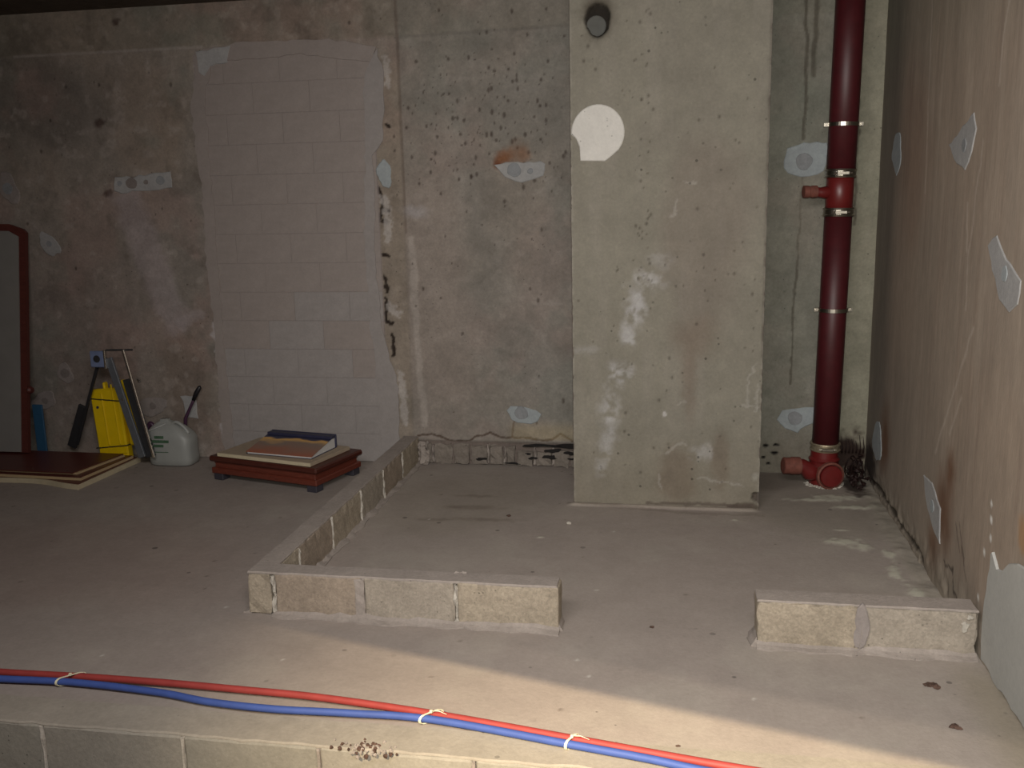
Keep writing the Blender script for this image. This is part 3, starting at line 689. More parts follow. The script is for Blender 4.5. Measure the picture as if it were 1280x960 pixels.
k = (1-smooth(np.abs(V-(YP-0.015)), 0.01, 0.035))*smooth(U, -0.68, -0.63)*(1-smooth(U, 0.40, 0.46))
S.mix(0.5*k, (172, 160, 146)); S.H += 0.010*k
k = S.line([(-0.66, 5.50), (-0.2, 5.44), (0.1, 5.40), (0.45, 5.40)], 0.03, 0.03); S.mix(0.45*k, (120, 108, 98))
k = (1-smooth(np.abs(U-1.13), 0.02, 0.09))*smooth(V, 3.9, 4.1); S.H += 0.02*k*fbm(U, V, 0.1, 90); S.mix(0.4*k, (140, 134, 118))
S.mix(0.9*S.ell(1.06, 6.0, 0.07, 0.22, 0.1, 0.5, 0.5, 0.05), (44, 32, 26))
S.mix(0.5*S.ell(0.6, 6.1, 0.25, 0.25), (96, 84, 74))
S.mix(0.55*(1-smooth(V, 2.93, 3.0)), (146, 138, 126))
r = random.Random(9)
for k in range(26):
    cu, cv, rr = r.uniform(-2.4, 1.05), r.uniform(3.1, 5.6), r.uniform(0.006, 0.012)
    i0, i1 = int((cu-0.03+5.9)/0.01), int((cu+0.03+5.9)/0.01)+1; j0, j1 = max(int((cv-0.03-2.93)/0.01), 0), int((cv+0.03-2.93)/0.01)+1
    m = (1-smooth(np.hypot(U[i0:i1, j0:j1]-cu, V[i0:i1, j0:j1]-cv), rr*0.4, rr*1.3))[..., None]*0.55
    S.C[i0:i1, j0:j1] = S.C[i0:i1, j0:j1]*(1-m) + s2l((82, 68, 58) if r.random() < 0.7 else (206, 200, 190))*m
S.H += (fbm(U, V, 0.6, 91)-0.5)*0.006
S.H -= S.H.mean()*0
S.C *= np.array([1.06, 1.09, 1.12]); floor = S.build('floor', lambda u, v, h: (u, v, h-0.002), M_floor, (-5.9, 1.4, 2.90, 6.5, -0.2, -0.02))
tag(floor, 'dusty cement screed floor')
box('floor_lower', -5.9, 1.4, -2.2, 2.80, -0.30, -0.2, M_plain_wall, floor)

# ------------------------------------------------------------------ rest of the cellar shell
def struct(name, *a, **k):
    o = box(name, *a, **k); o['kind'] = 'structure'; return o
struct('ceiling', -6.1, 1.4, -2.2, 6.5, ZC, ZC+0.2, M_ceil)
bm = bmesh.new()
bm_box(bm, -6.0, 1.55, 0.0, 0.10, 2.425, ZC-0.002, 0.0, Matrix.Translation((-0.626, -0.135, 0)) @ Matrix.Rotation(math.atan2(-0.39, 1.458), 4, 'Z'))
o = from_bm('light_blocker_beam', bm, M_ceil); o['kind'] = 'structure'  # unseen beam, added to cut off the warm light across the near floor
struct('wall_left', -6.1, -5.9, -2.2, 6.5, -0.2, ZC, M_plain_wall)
struct('wall_front', -6.1, 1.4, -2.2, -2.0, -0.2, ZC, M_plain_wall)

# ================================================================== BLOCK STEP (edge of the raised floor)
step = empty('block_step', (-1.2, 2.86, -0.2), 0, 'row of grey concrete blocks edging the raised floor below the tubes', 'step')
def W_(p, root): return (p[0]-root.location.x, p[1]-root.location.y, p[2]-root.location.z)
def rbox(name, root, x0, x1, y0, y1, z0, z1, mat, **k):
    l = root.location
    return rough_box(name, x0-l.x, x1-l.x, y0-l.y, y1-l.y, z0-l.z, z1-l.z, mat, root, **k)
jx = [-2.66-0.41, -2.65, -2.247, -1.707, -1.215, -0.667, -0.255, 0.155, 0.565, 0.975, 1.155]
jx = [-3.49, -3.08, -2.67, -2.245, -1.70, -1.20, -0.66, -0.25, 0.16, 0.57, 0.98, 1.155]
for k, (a, b) in enumerate(zip(jx, jx[1:])):
    rbox('block', step, a+0.005, b-0.005, 2.79, 2.935, -0.2, -0.003, M_step[k % 2], amp=0.0006, step=0.06, bevel=0.006, seed=100+k)
for k, x in enumerate(jx[1:-1]):
    rbox('mortar_joint', step, x-0.0055, x+0.0055, 2.786, 2.93, -0.2, -0.004, M_mortar_w if k in (2, 3) else M_mortar, amp=0.0015, step=0.04, bevel=0.002, seed=130+k)
lc = step.location
sheet('mortar_cap', ragged_poly([(-3.45, 2.797), (1.15, 2.797), (1.15, 2.965), (-3.45, 2.965)], 0.006, 0.05, 33), lambda u, v, h: (u-lc.x, v-lc.y, -0.003-lc.z+h), 0.006, M_cap, step, 0.8, 0.003)
# crumbled mortar pocket on the step
bm = bmesh.new(); r = random.Random(4)
for k in range(50):
    x, y = r.gauss(-1.02, 0.055), r.gauss(2.803, 0.02); s = r.uniform(0.003, 0.008)
    q = bmesh.ops.create_icosphere(bm, subdivisions=1, radius=s, matrix=Matrix.Translation((x+1.2, y-2.86, 0.202+s*0.3)))
    for v in q['verts']: v.co += Vector((r.uniform(-1, 1), r.uniform(-1, 1), r.uniform(-1, 1)))*s*0.3
o = from_bm('crumbled_mortar', bm, M_mortar, step); o['kind'] = 'stuff'
bm = bmesh.new()
for k in range(30):
    x, y = r.gauss(-1.04, 0.06), r.gauss(2.80, 0.018); s = r.uniform(0.004, 0.009)
    q = bmesh.ops.create_icosphere(bm, subdivisions=1, radius=s, matrix=Matrix.Translation((x+1.2, y-2.86, 0.202+s*0.2)))
    for v in q['verts']: v.co += Vector((r.uniform(-1, 1), r.uniform(-1, 1), r.uniform(-1, 1)))*s*0.3
o = from_bm('brown_gravel', bm, M_rust, step); o['kind'] = 'stuff'

# ================================================================== LOW BLOCK WALLS
def fillet(name, root, pts, side, w_, h_, mat, seed):
    """uneven mortar skirt: triangular strip along pts (on the floor), leaning on the block face"""
    rd = random.Random(seed); l = root.location
    P = []
    for (a, b) in zip(pts, pts[1:]):
        a, b = Vector(a), Vector(b); n = max(2, int((b-a).length/0.05))
        P += [a.lerp(b, k/n) for k in range(n)]
    P.append(Vector(pts[-1])); s = Vector(side)
    V = []; F = []
    for p in P:
        ww = w_*rd.uniform(0.6, 1.4); hh = h_*rd.uniform(0.6, 1.3)
        V += [p-l+Vector((0, 0, hh))-s*0.004, p-l+s*ww*0.35+Vector((0, 0, hh*0.5)), p-l+s*ww+Vector((0, 0, 0.004)), p-l+s*ww-Vector((0, 0, 0.01)), p-l-s*0.01-Vector((0, 0, 0.01))]
    for i in range(len(P)-1):
        for k in range(5): a = i*5+k; b = i*5+(k+1) % 5; F.append((a, b, b+5, a+5))
    F.append(tuple(range(5))); F.append(tuple(range(len(V)-5, len(V))))
    return mk(name, V, F, mat, root)

def cap(name, root, x0, x1, y0, y1, z, t, mat, seed):
    """thin uneven mortar bed left on top of the blocks"""
    rd = random.Random(seed); l = root.location
    pts = ragged_poly([(x0, y0), (x1, y0), (x1, y1), (x0, y1)], 0.003, 0.05, seed)
    return sheet(name, pts, lambda u, v, h: (u-l.x, v-l.y, z-l.z+h), t, mat, root, 0.3, 0.003)

L_ = empty('low_block_wall', (-1.5, 4.4, 0), 0, 'L-shaped one-course block wall running from the back wall to the middle of the floor', 'wall')
fx = [-1.785, -1.37, -0.95, -0.502]
for k, (a, b) in enumerate(zip(fx, fx[1:])):
    rbox('block', L_, a+0.006, b-0.006*(k < 2), 3.775, 3.885, 0.0, 0.193, M_block[(2, 0, 1)[k]], amp=0.001, seed=150+k)
for k, x in enumerate(fx[:-1]):
    rbox('mortar_joint', L_, x-0.007, x+0.007, 3.770-0.003*(k == 0), 3.880, 0.01, 0.190, M_mortar_w if k != 1 else M_mortar, amp=0.003, step=0.025, bevel=0.003, seed=160+k)
rbox('mortar_smear', L_, -1.405, -1.36, 3.771, 3.78, 0.01, 0.19, M_mortar, amp=0.001, step=0.03, bevel=0.003, seed=167)
sy = [3.775, 4.04, 4.43, 4.84, 5.25, 5.66, 6.07, 6.262]
sy = [3.775, 4.12, 4.56, 5.02, 5.44, 5.85, 6.262]
for k, (a, b) in enumerate(zip(sy, sy[1:])):
    rbox('block', L_, -1.908, -1.80, a+0.005*(k > 0), b-0.005, 0.0, 0.193, M_block[(1, 2, 1, 0, 2, 1)[k]], amp=0.0018, seed=170+k)
for k, y in enumerate(sy[1:-1]):
    rbox('mortar_joint', L_, -1.903, -1.795, y-0.007, y+0.007, 0.01, 0.190, M_mortar_w, amp=0.003, step=0.025, bevel=0.003, seed=180+k)
cap('mortar_cap', L_, -1.906, -0.51, 3.779, 3.882, 0.193, 0.007, M_mortar, 5)
cap('mortar_cap', L_, -1.905, -1.803, 3.875, 6.255, 0.193, 0.006, M_mortar, 6)
rbox('mortar_lump', L_, -0.98, -0.925, 3.86, 3.895, 0.185, 0.207, M_mortar, amp=0.004, step=0.02, bevel=0.004, seed=188)
fillet('mortar_skirt', L_, [(-1.79, 3.775, 0), (-0.50, 3.775, 0)], (0, -1, 0), 0.035, 0.028, M_mortar, 7)
fillet('mortar_skirt', L_, [(-1.80, 3.89, 0), (-1.80, 6.25, 0)], (1, 0, 0), 0.03, 0.02, M_mortar, 8)
fillet('mortar_skirt', L_, [(-0.50, 3.78, 0), (-0.50, 3.88, 0)], (1, 0, 0), 0.012, 0.03, M_mortar, 9)
fillet('mortar_skirt', L_, [(-1.908, 3.78, 0), (-1.908, 6.25, 0)], (-1, 0, 0), 0.03, 0.02, M_mortar, 10)
# pale mortar blob at the wall end of the low wall
rbox('mortar_lump', L_, -1.80, -1.725, 6.21, 6.262, 0.0, 0.16, M_mortar, amp=0.007, step=0.02, bevel=0.012, seed=189)

R_ = empty('low_block_wall', (0.73, 3.82, 0), 0, 'short two-block low wall standing against the right side wall', 'wall')
kx = [0.305, 0.715, 1.15]
for k, (a, b) in enumerate(zip(kx, kx[1:])):
    rbox('block', R_, a+0.004, b-0.004, 3.745+0.006*k, 3.865, 0.0, 0.192, M_block[(1, 0)[k]], amp=0.0022, seed=200+k)
rbox('mortar_joint', R_, 0.708, 0.722, 3.742, 3.866, 0.0, 0.19, M_mortar, amp=0.002, step=0.025, bevel=0.003, seed=205)
o = sheet('mortar_smear', blob(0.715, 0.105, 0.032, 0.09, 0, 77, 20, 0.15), lambda u, v, h: (u-0.73, 3.745-h-3.82, v), 0.004, M_filldim, R_)
tag(o, 'grey mortar smear over the joint')
cap('mortar_cap', R_, 0.309, 1.146, 3.752, 3.862, 0.192, 0.006, M_mortar, 12)
fillet('mortar_skirt', R_, [(0.31, 3.745, 0), (1.15, 3.75, 0)], (0, -1, 0), 0.035, 0.022, M_mortar, 13)
fillet('mortar_skirt', R_, [(0.306, 3.74, 0), (0.306, 3.87, 0)], (-1, 0, 0), 0.025, 0.04, M_mortar, 14)
sheet('filler_dab', blob(1.10, 0.13, 0.016, 0.02, 0, 78, 12, 0.3), lambda u, v, h: (u-0.73, 3.748-h-3.82, v), 0.006, M_mortar_w, R_)
sheet('filler_dab', blob(1.115, 0.17, 0.010, 0.010, 0, 79, 12, 0.3), lambda u, v, h: (u-0.73, 3.748-h-3.82, v), 0.006, M_mortar_w, R_)

# ================================================================== DRAIN PIPE
dp = empty('drain_pipe', (0.88, 6.06, 0), 0, 'dark red cast iron drain pipe standing in the right corner with steel couplings', 'pipe')
def ax(z): return Vector((0.88 + 0.04*(z/2.9) - 0.88, 0, z))
tube('upper_pipe', [ax(1.90), ax(2.5), ax(ZC)], 0.083, M_pipe, dp, 40)
tube('lower_pipe', [ax(0.24), ax(1.0), ax(1.68)], 0.080, M_pipe, dp, 40)
bf = tube('branch_fitting', [ax(1.67), ax(1.8), ax(1.92)], 0.079, M_pipe2, dp, 40)
tube('branch_arm', [ax(1.80)+Vector((-0.04, -0.01, 0)), ax(1.80)+Vector((-0.115, -0.02, 0.002)), ax(1.805)+Vector((-0.15, -0.03, 0.002)), ax(1.805)+Vector((-0.20, -0.04, 0.002))], [0.045, 0.03, 0.028, 0.028], M_pipe2, dp, 20)
lathe('branch_plug', ax(1.805)+Vector((-0.135, -0.027, 0.002)), ax(1.805)+Vector((-0.21, -0.042, 0.002)), [(0, 0.030), (0.0, 0.036), (0.03, 0.036), (0.033, 0.033), (0.045, 0.033), (0.048, 0.036), (0.078, 0.036), (0.08, 0.028)], M_piped, dp, 24)
def coupling(z, r, mat, name='coupling'):
    h = 0.05
    c = lathe(name, ax(z-h/2), ax(z+h/2), [(0, r+0.002), (0, r+0.008), (0.008, r+0.011), (0.012, r+0.006), (0.038, r+0.006), (0.042, r+0.011), (0.05, r+0.008), (0.05, r+0.002)], mat, dp, 40)
    bm = bmesh.new(); a = ax(z)
    bm_box(bm, a.x-0.035, a.x+0.035, -r-0.026, -r-0.004, z-0.010, z+0.010, 0.003)
    bm_tube(bm, [(a.x-0.05, -r-0.018, z), (a.x+0.05, -r-0.018, z)], 0.005, 8)
    from_bm('coupling_bolt', bm, M_steel, c)
coupling(1.91, 0.081, M_steel); coupling(1.685, 0.081, M_steel); coupling(0.245, 0.081, M_rustc)
def bracket(z):
    a = ax(z)
    b = lathe('pipe_bracket', ax(z-0.011), ax(z+0.011), [(0, 0.082), (0, 0.087), (0.022, 0.087), (0.022, 0.082)], M_steel, dp, 40)
    for s in (-1, 1):
        bm = bmesh.new()
        bm_box(bm, a.x+s*0.085, a.x+s*0.112, -0.006, 0.006, z-0.011, z+0.011, 0.001)
        bm_tube(bm, [(a.x+s*0.101, -0.018, z), (a.x+s*0.101, 0.018, z)], 0.006, 8)
        from_bm('bracket_bolt', bm, M_steel, b)
    tube('bracket_rod', [(a.x, 0.08, z), (a.x, 0.225, z)], 0.006, M_steel, b, 8)
bracket(2.19); bracket(1.10)
# foot tee: upright socket, capped inspection opening towards the room, side branch
lathe('tee_body', (0, 0, 0.0), (0, 0, 0.24), [(0, 0.088), (0.02, 0.088), (0.10, 0.085), (0.15, 0.088), (0.165, 0.094), (0.18, 0.082), (0.24, 0.080)], M_pipe2, dp, 40)
lathe('cap_collar', (0.0, -0.02, 0.085), (0.035, -0.14, 0.083), [(0, 0.070), (0.075, 0.072), (0.08, 0.086), (0.10, 0.086), (0.105, 0.076), (0.09, 0.070)], M_piped, dp, 36)
lathe('inspection_cap', (0.0, -0.02, 0.085), (0.035, -0.14, 0.083), [(0.05, 0.068), (0.110, 0.069), (0.118, 0.064), (0.121, 0.04), (0.122, 0.01)], M_pipe2, dp, 36)
tube('side_branch', [(-0.02, -0.02, 0.075), (-0.10, -0.05, 0.095), (-0.14, -0.06, 0.13), (-0.24, -0.085, 0.135)], [0.06, 0.055, 0.045, 0.045], M_pipe2, dp, 24)
lathe('branch_socket', (-0.155, -0.065, 0.132), (-0.255, -0.088, 0.136), [(0, 0.046), (0, 0.055), (0.05, 0.055), (0.054, 0.052), (0.10, 0.052), (0.105, 0.044), (0.105, 0.02)], M_piped, dp, 28)
bm = bmesh.new(); r = random.Random(8)
for k in range(70):
    a = r.uniform(math.pi*0.95, math.pi*2.1); d = r.uniform(0.085, 0.115); s = r.uniform(0.006, 0.013)
    q = bmesh.ops.create_icosphere(bm, subdivisions=1, radius=s, matrix=Matrix.Translation((d*math.cos(a), d*math.sin(a), 0.003)) @ Matrix.Diagonal((1.3, 1.3, 0.7, 1)))
    for v in q['verts']: v.co += Vector((r.uniform(-1, 1), r.uniform(-1, 1), r.uniform(-1, 1)))*s*0.25
o = from_bm('mortar_bed', bm, M_mortar_w, dp)

# rusty wire and tar clump in the corner
tc_ = empty('tar_clump', (1.06, 6.12, 0), 0, 'black tarry clump with loose wire beside the foot of the drain pipe', 'debris')
bm = bmesh.new(); r = random.Random(12)
for k in range(60):
    x, y = r.uniform(-0.02, 0.07), r.uniform(-0.20, 0.12); z = r.uniform(0, 0.16)*(0.5+0.5*(y+0.2)/0.32)*(0.5+10*max(x, 0.0))
    s = r.uniform(0.008, 0.018)
    q = bmesh.ops.create_icosphere(bm, subdivisions=1, radius=s, matrix=Matrix.Translation((x, y, z+s*0.6)))
    for v in q['verts']: v.co += Vector((r.uniform(-1, 1), r.uniform(-1, 1), r.uniform(-1, 1)))*s*0.4
o = from_bm('tar_lumps', bm, M_tar, tc_); o['kind'] = 'stuff'
for k in range(5):
    a = r.uniform(0.03, 0.05)
    pts = [(-0.02+a*0.8*math.cos(t)+0.01*k, -0.03+0.02*math.sin(t*2)-0.01*k, 0.10+a*1.8*math.sin(t)) for t in [j*0.45 for j in range(13)]]
    tube('wire', pts, 0.0035, M_tar, tc_, 6)
for k in range(7):
    x = -0.05+0.022*k
    tube('wire', [(x, 0.10, 0.16), (x+0.004, 0.105, 0.20), (x+r.uniform(-0.01, 0.01), 0.108, 0.23+r.uniform(0, 0.05))], [0.006, 0.004, 0.001], M_tar, tc_, 6)

# ================================================================== TUBES AND TIES
RT = 0.0135
def on_floor(pts, z): return spline([(x, y, z) for x, y in pts], 10)
red = [(-3.6, 3.10), (-3.1, 3.095), (-2.66, 3.09), (-2.3, 3.10), (-1.96, 3.10), (-1.63, 3.09), (-1.30, 3.075), (-0.85, 3.02), (-0.34, 2.93), (0.11, 2.85), (0.5, 2.79), (0.9, 2.74)]
blue = [(-3.6, 3.045), (-3.1, 3.045), (-2.66, 3.04), (-2.3, 3.055), (-1.93, 3.03), (-1.70, 2.99), (-1.44, 2.975), (-1.17, 2.985), (-0.85, 2.985), (-0.34, 2.895), (-0.09, 2.850), (0.11, 2.805), (0.5, 2.76), (0.9, 2.71)]
ridged = None
o = tube('conduit', on_floor(red, RT+0.006), RT, M_redtube, None, 14); tag(o, 'long red plastic tube lying along the near floor edge behind the blue one', 'tube')
o = tube('conduit', on_floor(blue, RT+0.0055), RT, M_bluetube, None, 14); tag(o, 'long blue plastic tube lying along the near floor edge in front of the red one', 'tube')
def cable_tie(x, yr, yb, skew, label):
    c = Vector((x, (yr+yb)/2, RT+0.006))
    e = empty('cable_tie', c, 0, label, 'cable tie', 'cable ties round the two tubes')
    d = abs(yr-yb)/2; n = 30; pts = []
    for k in range(n+1):
        a = 2*math.pi*k/n
        y = (d if math.cos(a) > 0 else -d) + (RT+0.0022)*math.cos(a)
        pts.append((skew*y*9*0.12*1.0, y, (RT+0.0022)*math.sin(a)))
    bm = bmesh.new()
    for (a, b) in zip(pts, pts[1:]):
        pass
    V = []; F = []
    for k, p in enumerate(pts):
        nrm = Vector((0, math.cos(2*math.pi*k/n), math.sin(2*math.pi*k/n)))
        for dx, t in ((-0.0045, 0), (0.0045, 0), (0.0045, 0.002), (-0.0045, 0.002)): V.append(Vector(p)+Vector((dx, 0, 0))+nrm*t)
    for k in range(n):
        for j in range(4): F.append((k*4+j, k*4+(j+1) % 4, k*4+4+(j+1) % 4, k*4+4+j))
    bm.free()
    mk('strap', V, F, M_tie, e)
    bm = bmesh.new(); bm_box(bm, -0.005, 0.005, -0.006, 0.004, RT+0.002, RT+0.011, 0.001)
    from_bm('lock_head', bm, M_tie, e)
    return e
cable_tie(-2.32, 3.10, 3.054, 0.9, 'cream cable tie nearest the left end of the tubes')
t2 = cable_tie(-0.86, 3.022, 2.985, 0.9, 'cream cable tie in the middle, where the tubes meet again')
t3 = cable_tie(-0.35, 2.932, 2.897, 0.5, 'cream cable tie nearest the right end of the tubes')
for t, k in ((t2, 1), (t3, 1)):
    tube('tail', [(0, 0.0, RT+0.008), (0.03, -0.004, RT+0.012), (0.06, -0.012, RT+0.006)], [0.002, 0.0016, 0.001], M_tie, t, 6)

# ================================================================== SMALL DEBRIS
def clump(x, y, s, label, n, seed):
    bm = bmesh.new(); r = random.Random(seed)
    for k in range(n):
        rr = s*r.uniform(0.25, 0.5)
        q = bmesh.ops.create_icosphere(bm, subdivisions=2, radius=rr, matrix=Matrix.Translation((r.gauss(0, s*0.42), r.gauss(0, s*0.42), rr*0.3)) @ Matrix.Diagonal((1.2, 1, 0.5, 1)))
        for v in q['verts']: v.co += Vector((r.uniform(-1, 1), r.uniform(-1, 1), r.uniform(-1, 1)))*rr*0.3
    o = from_bm('dirt_clump', bm, M_rust); o.location = (x, y, 0.0); tag(o, label, 'debris', 'brown clumps on the near floor'); return o
clump(0.925, 3.50, 0.026, 'larger brown clump of dirt on the floor in front of the right low wall', 14, 1)
clump(0.93, 3.22, 0.020, 'smaller brown clump of dirt nearer the camera, right floor', 8, 2)
def stone(x, y, s, mat, name, label, cat, grp, seed):
    bm = bmesh.new(); r = random.Random(seed)
    q = bmesh.ops.create_icosphere(bm, subdivisions=1, radius=s)
    for v in q['verts']: v.co = Vector((v.co.x*1.3, v.co.y, v.co.z*0.6)) + Vector((r.uniform(-1, 1), r.uniform(-1, 1), r.uniform(-1, 1)))*s*0.25
    o = from_bm(name, bm, mat); o.location = (x, y, s*0.45); tag(o, label, cat, grp); return o
stone(-0.98, 5.22, 0.012, M_rust, 'pebble', 'dark crumb left of the pillar foot', 'debris', None, 1)
stone(-0.62, 5.13, 0.012, M_mortar_w, 'pebble', 'white crumb of mortar before the left corner of the pillar', 'debris', None, 3)
stone(-0.115, 3.86, 0.009, M_rust, 'pebble', 'dark crumb in the gap between the two low walls', 'debris', None, 4)
stone(0.0, 2.965, 0.007, M_rust, 'pebble', 'dark crumb beside the red tube near the right end', 'debris', None, 5)

# ================================================================== WOODEN PLINTH, BOARD, BINDER
ang = math.radians(-15.5)
wp = empty('wooden_plinth', (-2.265, 5.51, 0), ang, 'low mahogany plinth with moulded sides and dark block feet', 'furniture')
LX, LY = 0.86, 0.50
box('lower_rail', -LX, 0.0, 0.0, LY, 0.045, 0.085, M_wood, wp, 0.006)
box('body', -LX+0.02, -0.02, 0.018, LY-0.02, 0.080, 0.13, M_wood, wp, 0.004)
box('top_slab', -LX-0.01, 0.01, -0.01, LY+0.01, 0.128, 0.165, M_wooddark, wp, 0.010)
box('moulding', -LX+0.015, -0.015, 0.015, LY-0.015, 0.113, 0.129, M_wood, wp, 0.004)
for fx_ in (-LX+0.01, -0.085):
    for fy_ in (0.01, LY-0.085):
        box('foot', fx_, fx_+0.075, fy_, fy_+0.075, 0.0, 0.046, M_foot, wp, 0.003)
A = Matrix.Translation(Vector((-2.265, 5.51, 0))) @ Matrix.Rotation(ang, 4, 'Z')
def child_world(root_obj, name): pass
bb = box('beige_board', -0.80, -0.05, 0.02, 0.46, 0.166, 0.190, M_beige, None, 0.002)
bb.matrix_world = A @ Matrix.Rotation(math.radians(1.0), 4, 'Z'); tag(bb, 'beige chipboard panel lying on the mahogany plinth', 'board')
box('edge_band', -0.80, -0.05, 0.0165, 0.0195, 0.167, 0.189, M_cream, bb, 0.0)
bk = empty('ring_binder', A @ Vector((-0.10, 0.10, 0.191)), ang+math.radians(5), 'navy-spined binder with an orange printed cover resting on the beige board', 'binder')
# wedge: thin in front, thick at the spine behind
BX, BY, h0, h1 = 0.50, 0.30, 0.012, 0.085
mk('page_block', [(-BX+0.01, 0.0, 0.003), (-0.006, 0.0, 0.003), (-0.006, BY, 0.003), (-BX+0.01, BY, 0.003), (-BX+0.01, 0.0, h0), (-0.006, 0.0, h0), (-0.006, BY, h1-0.004), (-BX+0.01, BY, h1-0.004)],
   [(0, 1, 2, 3), (4, 7, 6, 5), (0, 4, 5, 1), (1, 5, 6, 2), (2, 6, 7, 3), (3, 7, 4, 0)], M_pages, bk)
def slab(name, p, t, mat, parent):
    V = [Vector(q) for q in p]; n = (V[1]-V[0]).cross(V[3]-V[0]).normalized()*t
    VV = V + [q+n for q in V]
    return mk(name, VV, [(0, 1, 2, 3), (4, 7, 6, 5), (0, 4, 5, 1), (1, 5, 6, 2), (2, 6, 7, 3), (3, 7, 4, 0)], mat, parent)
slab('cover', [(-BX, -0.004, h0+0.001), (0, -0.004, h0+0.001), (0, BY, h1-0.003), (-BX, BY, h1-0.003)], 0.003, M_cover, bk)
box('back_cover', -BX, 0, -0.004, BY, 0.0, 0.003, M_navy, bk)
box('spine', -BX-0.003, 0.003, BY-0.004, BY+0.012, 0.0, h1+0.006, M_navy, bk, 0.004)
box('navy_strip', -BX-0.001, 0.001, BY-0.055, BY-0.003, h1-0.016, h1+0.003, M_navy, bk, 0.003, None)

# ================================================================== BOARD STACK at far left
def wavy(pts, z0, z1, mat, parent, name):
    n = len(pts); V = [(x, y, z0) for x, y in pts] + [(x, y, z1) for x, y in pts]
    F = [(k, (k+1) % n, n+(k+1) % n, n+k) for k in range(n)] + [tuple(range(n)), tuple(range(n, 2*n))]
    return mk(name, V, F, mat, parent)
fr = [(p.x, p.y) for p in spline([(-5.2, 5.50, 0), (-4.8, 5.50, 0), (-4.5, 5.52, 0), (-4.30, 5.525, 0), (-4.15, 5.50, 0), (-4.0, 5.45, 0), (-3.87, 5.42, 0)], 6)]
ts = tag(wavy(fr + [(-3.83, 6.10), (-5.2, 6.12)], 0.0, 0.034, M_cream, None, 'table_leaf'), 'cream-edged wavy board lowest of the stack at the left wall foot', 'board', 'stacked boards')
wavy([(x, y+0.012) for x, y in fr] + [(-3.85, 6.09), (-5.2, 6.11)], 0.0345, 0.0385, M_board, ts, 'veneer_top')
m2 = tag(wavy([(-5.1, 5.56), (-3.90, 5.50), (-3.86, 6.06), (-5.1, 6.08)], 0.039, 0.056, M_edge, None, 'flat_board'), 'raw-edged board in the middle of the left stack', 'board', 'stacked boards')
wavy([(-5.09, 5.565), (-3.905, 5.505), (-3.865, 6.055), (-5.09, 6.07)], 0.0562, 0.0600, M_board, m2, 'veneer_top')
m3 = tag(wavy([(-5.1, 5.60), (-3.965, 5.56), (-3.90, 6.02), (-5.1, 6.05)], 0.0605, 0.072, M_edge, None, 'flat_board'), 'dark red topped board uppermost of the left stack', 'board', 'stacked boards')
wavy([(-5.1, 5.585), (-3.985, 5.545), (-3.915, 6.03), (-5.1, 6.06)], 0.0722, 0.078, M_board, m3, 'veneer_top')
for p in ((-4.32, 5.60), (-4.05, 5.58)):
    lathe('screw', (p[0], p[1], 0.078), (p[0], p[1], 0.083), [(0, 0.005), (0.003, 0.005), (0.004, 0.002)], M_chrome, m3, 10)

# leaning table leaf with chamfered corner
pl = empty('framed_panel', (-4.62, 5.96, 0.0865), 0, 'grey panel with dark red wooden edging leaning at the left edge', 'panel')
tilt = Matrix.Rotation(math.radians(-9), 4, 'X')
def lean(V): return [tilt @ Vector(v) for v in V]
HH, WW, CH = 1.62, 1.0, 0.10
outl = [(-WW, 0), (-0.0, 0), (0, HH-0.045), (-0.025, HH-0.02), (-CH-0.03, HH+0.015), (-WW, HH+0.03)]
inn = [(-WW+0.05, 0.004), (-0.052, 0.004), (-0.052, HH-0.075), (-CH-0.03, HH-0.035), (-WW+0.05, HH-0.02)]
def plate(pts, y0, y1): n = len(pts); return lean([(x, y0, z) for x, z in pts] + [(x, y1, z) for x, z in pts]), [tuple(range(n)), tuple(range(n, 2*n))] + [(k, (k+1) % n, n+(k+1) % n, n+k) for k in range(n)]
V, F = plate(outl, 0.0, 0.03); mk('wooden_edging', V, F, M_board, pl)
V, F = plate(inn, -0.008, 0.002); mk('laminate_face', V, F, M_panel, pl)
kn = lathe('knob', tilt @ Vector((0.0, 0.015, 0.45)), tilt @ Vector((0.03, 0.015, 0.45)), [(0, 0.02), (0.012, 0.03), (0.03, 0.02)], M_board, pl, 16)
bp_ = box('plastic_sheet', -4.68, -4.60, 6.135, 6.15, 0.0, 0.40, M_blue, None, 0.003, Matrix.Translation((0, 0, 0.0)))
tag(bp_, 'narrow blue plastic sheet standing behind the leaning panel', 'sheet')

# ================================================================== YELLOW CASE AND FOLDING STAND
yc = empty('plastic_case', (-4.03, 6.135, 0.0), 0, 'bright yellow plastic case tied with dark cord leaning behind the metal stand', 'case')
Ty = Matrix.Rotation(math.radians(-2), 4, 'X') @ Matrix.Rotation(math.radians(-5), 4, 'Y')
def ycube(name, x0, x1, y0, y1, z0, z1, mat, bev): return box(name, x0, x1, y0, y1, z0, z1, mat, yc, bev, Ty)
ycube('shell', -0.125, 0.105, -0.03, 0.045, 0.003, 0.53, M_yellow, 0.012)
ycube('rib', -0.035, -0.022, -0.038, -0.028, 0.12, 0.50, M_yellow, 0.004)
ycube('rib', 0.052, 0.066, -0.038, -0.028, 0.12, 0.56, M_yellow, 0.004)
ycube('carry_handle', -0.02, 0.0, -0.02, 0.03, 0.50, 0.575, M_yellow, 0.008)
ycube('carry_handle', 0.075, 0.105, -0.02, 0.03, 0.50, 0.60, M_yellow, 0.008)
ycube('side_wing', 0.112, 0.20, -0.005, 0.04, 0.10, 0.58, M_yellow, 0.010)
ycube('lower_band', -0.10, 0.105, -0.036, -0.028, 0.05, 0.10, M_yellow, 0.003)
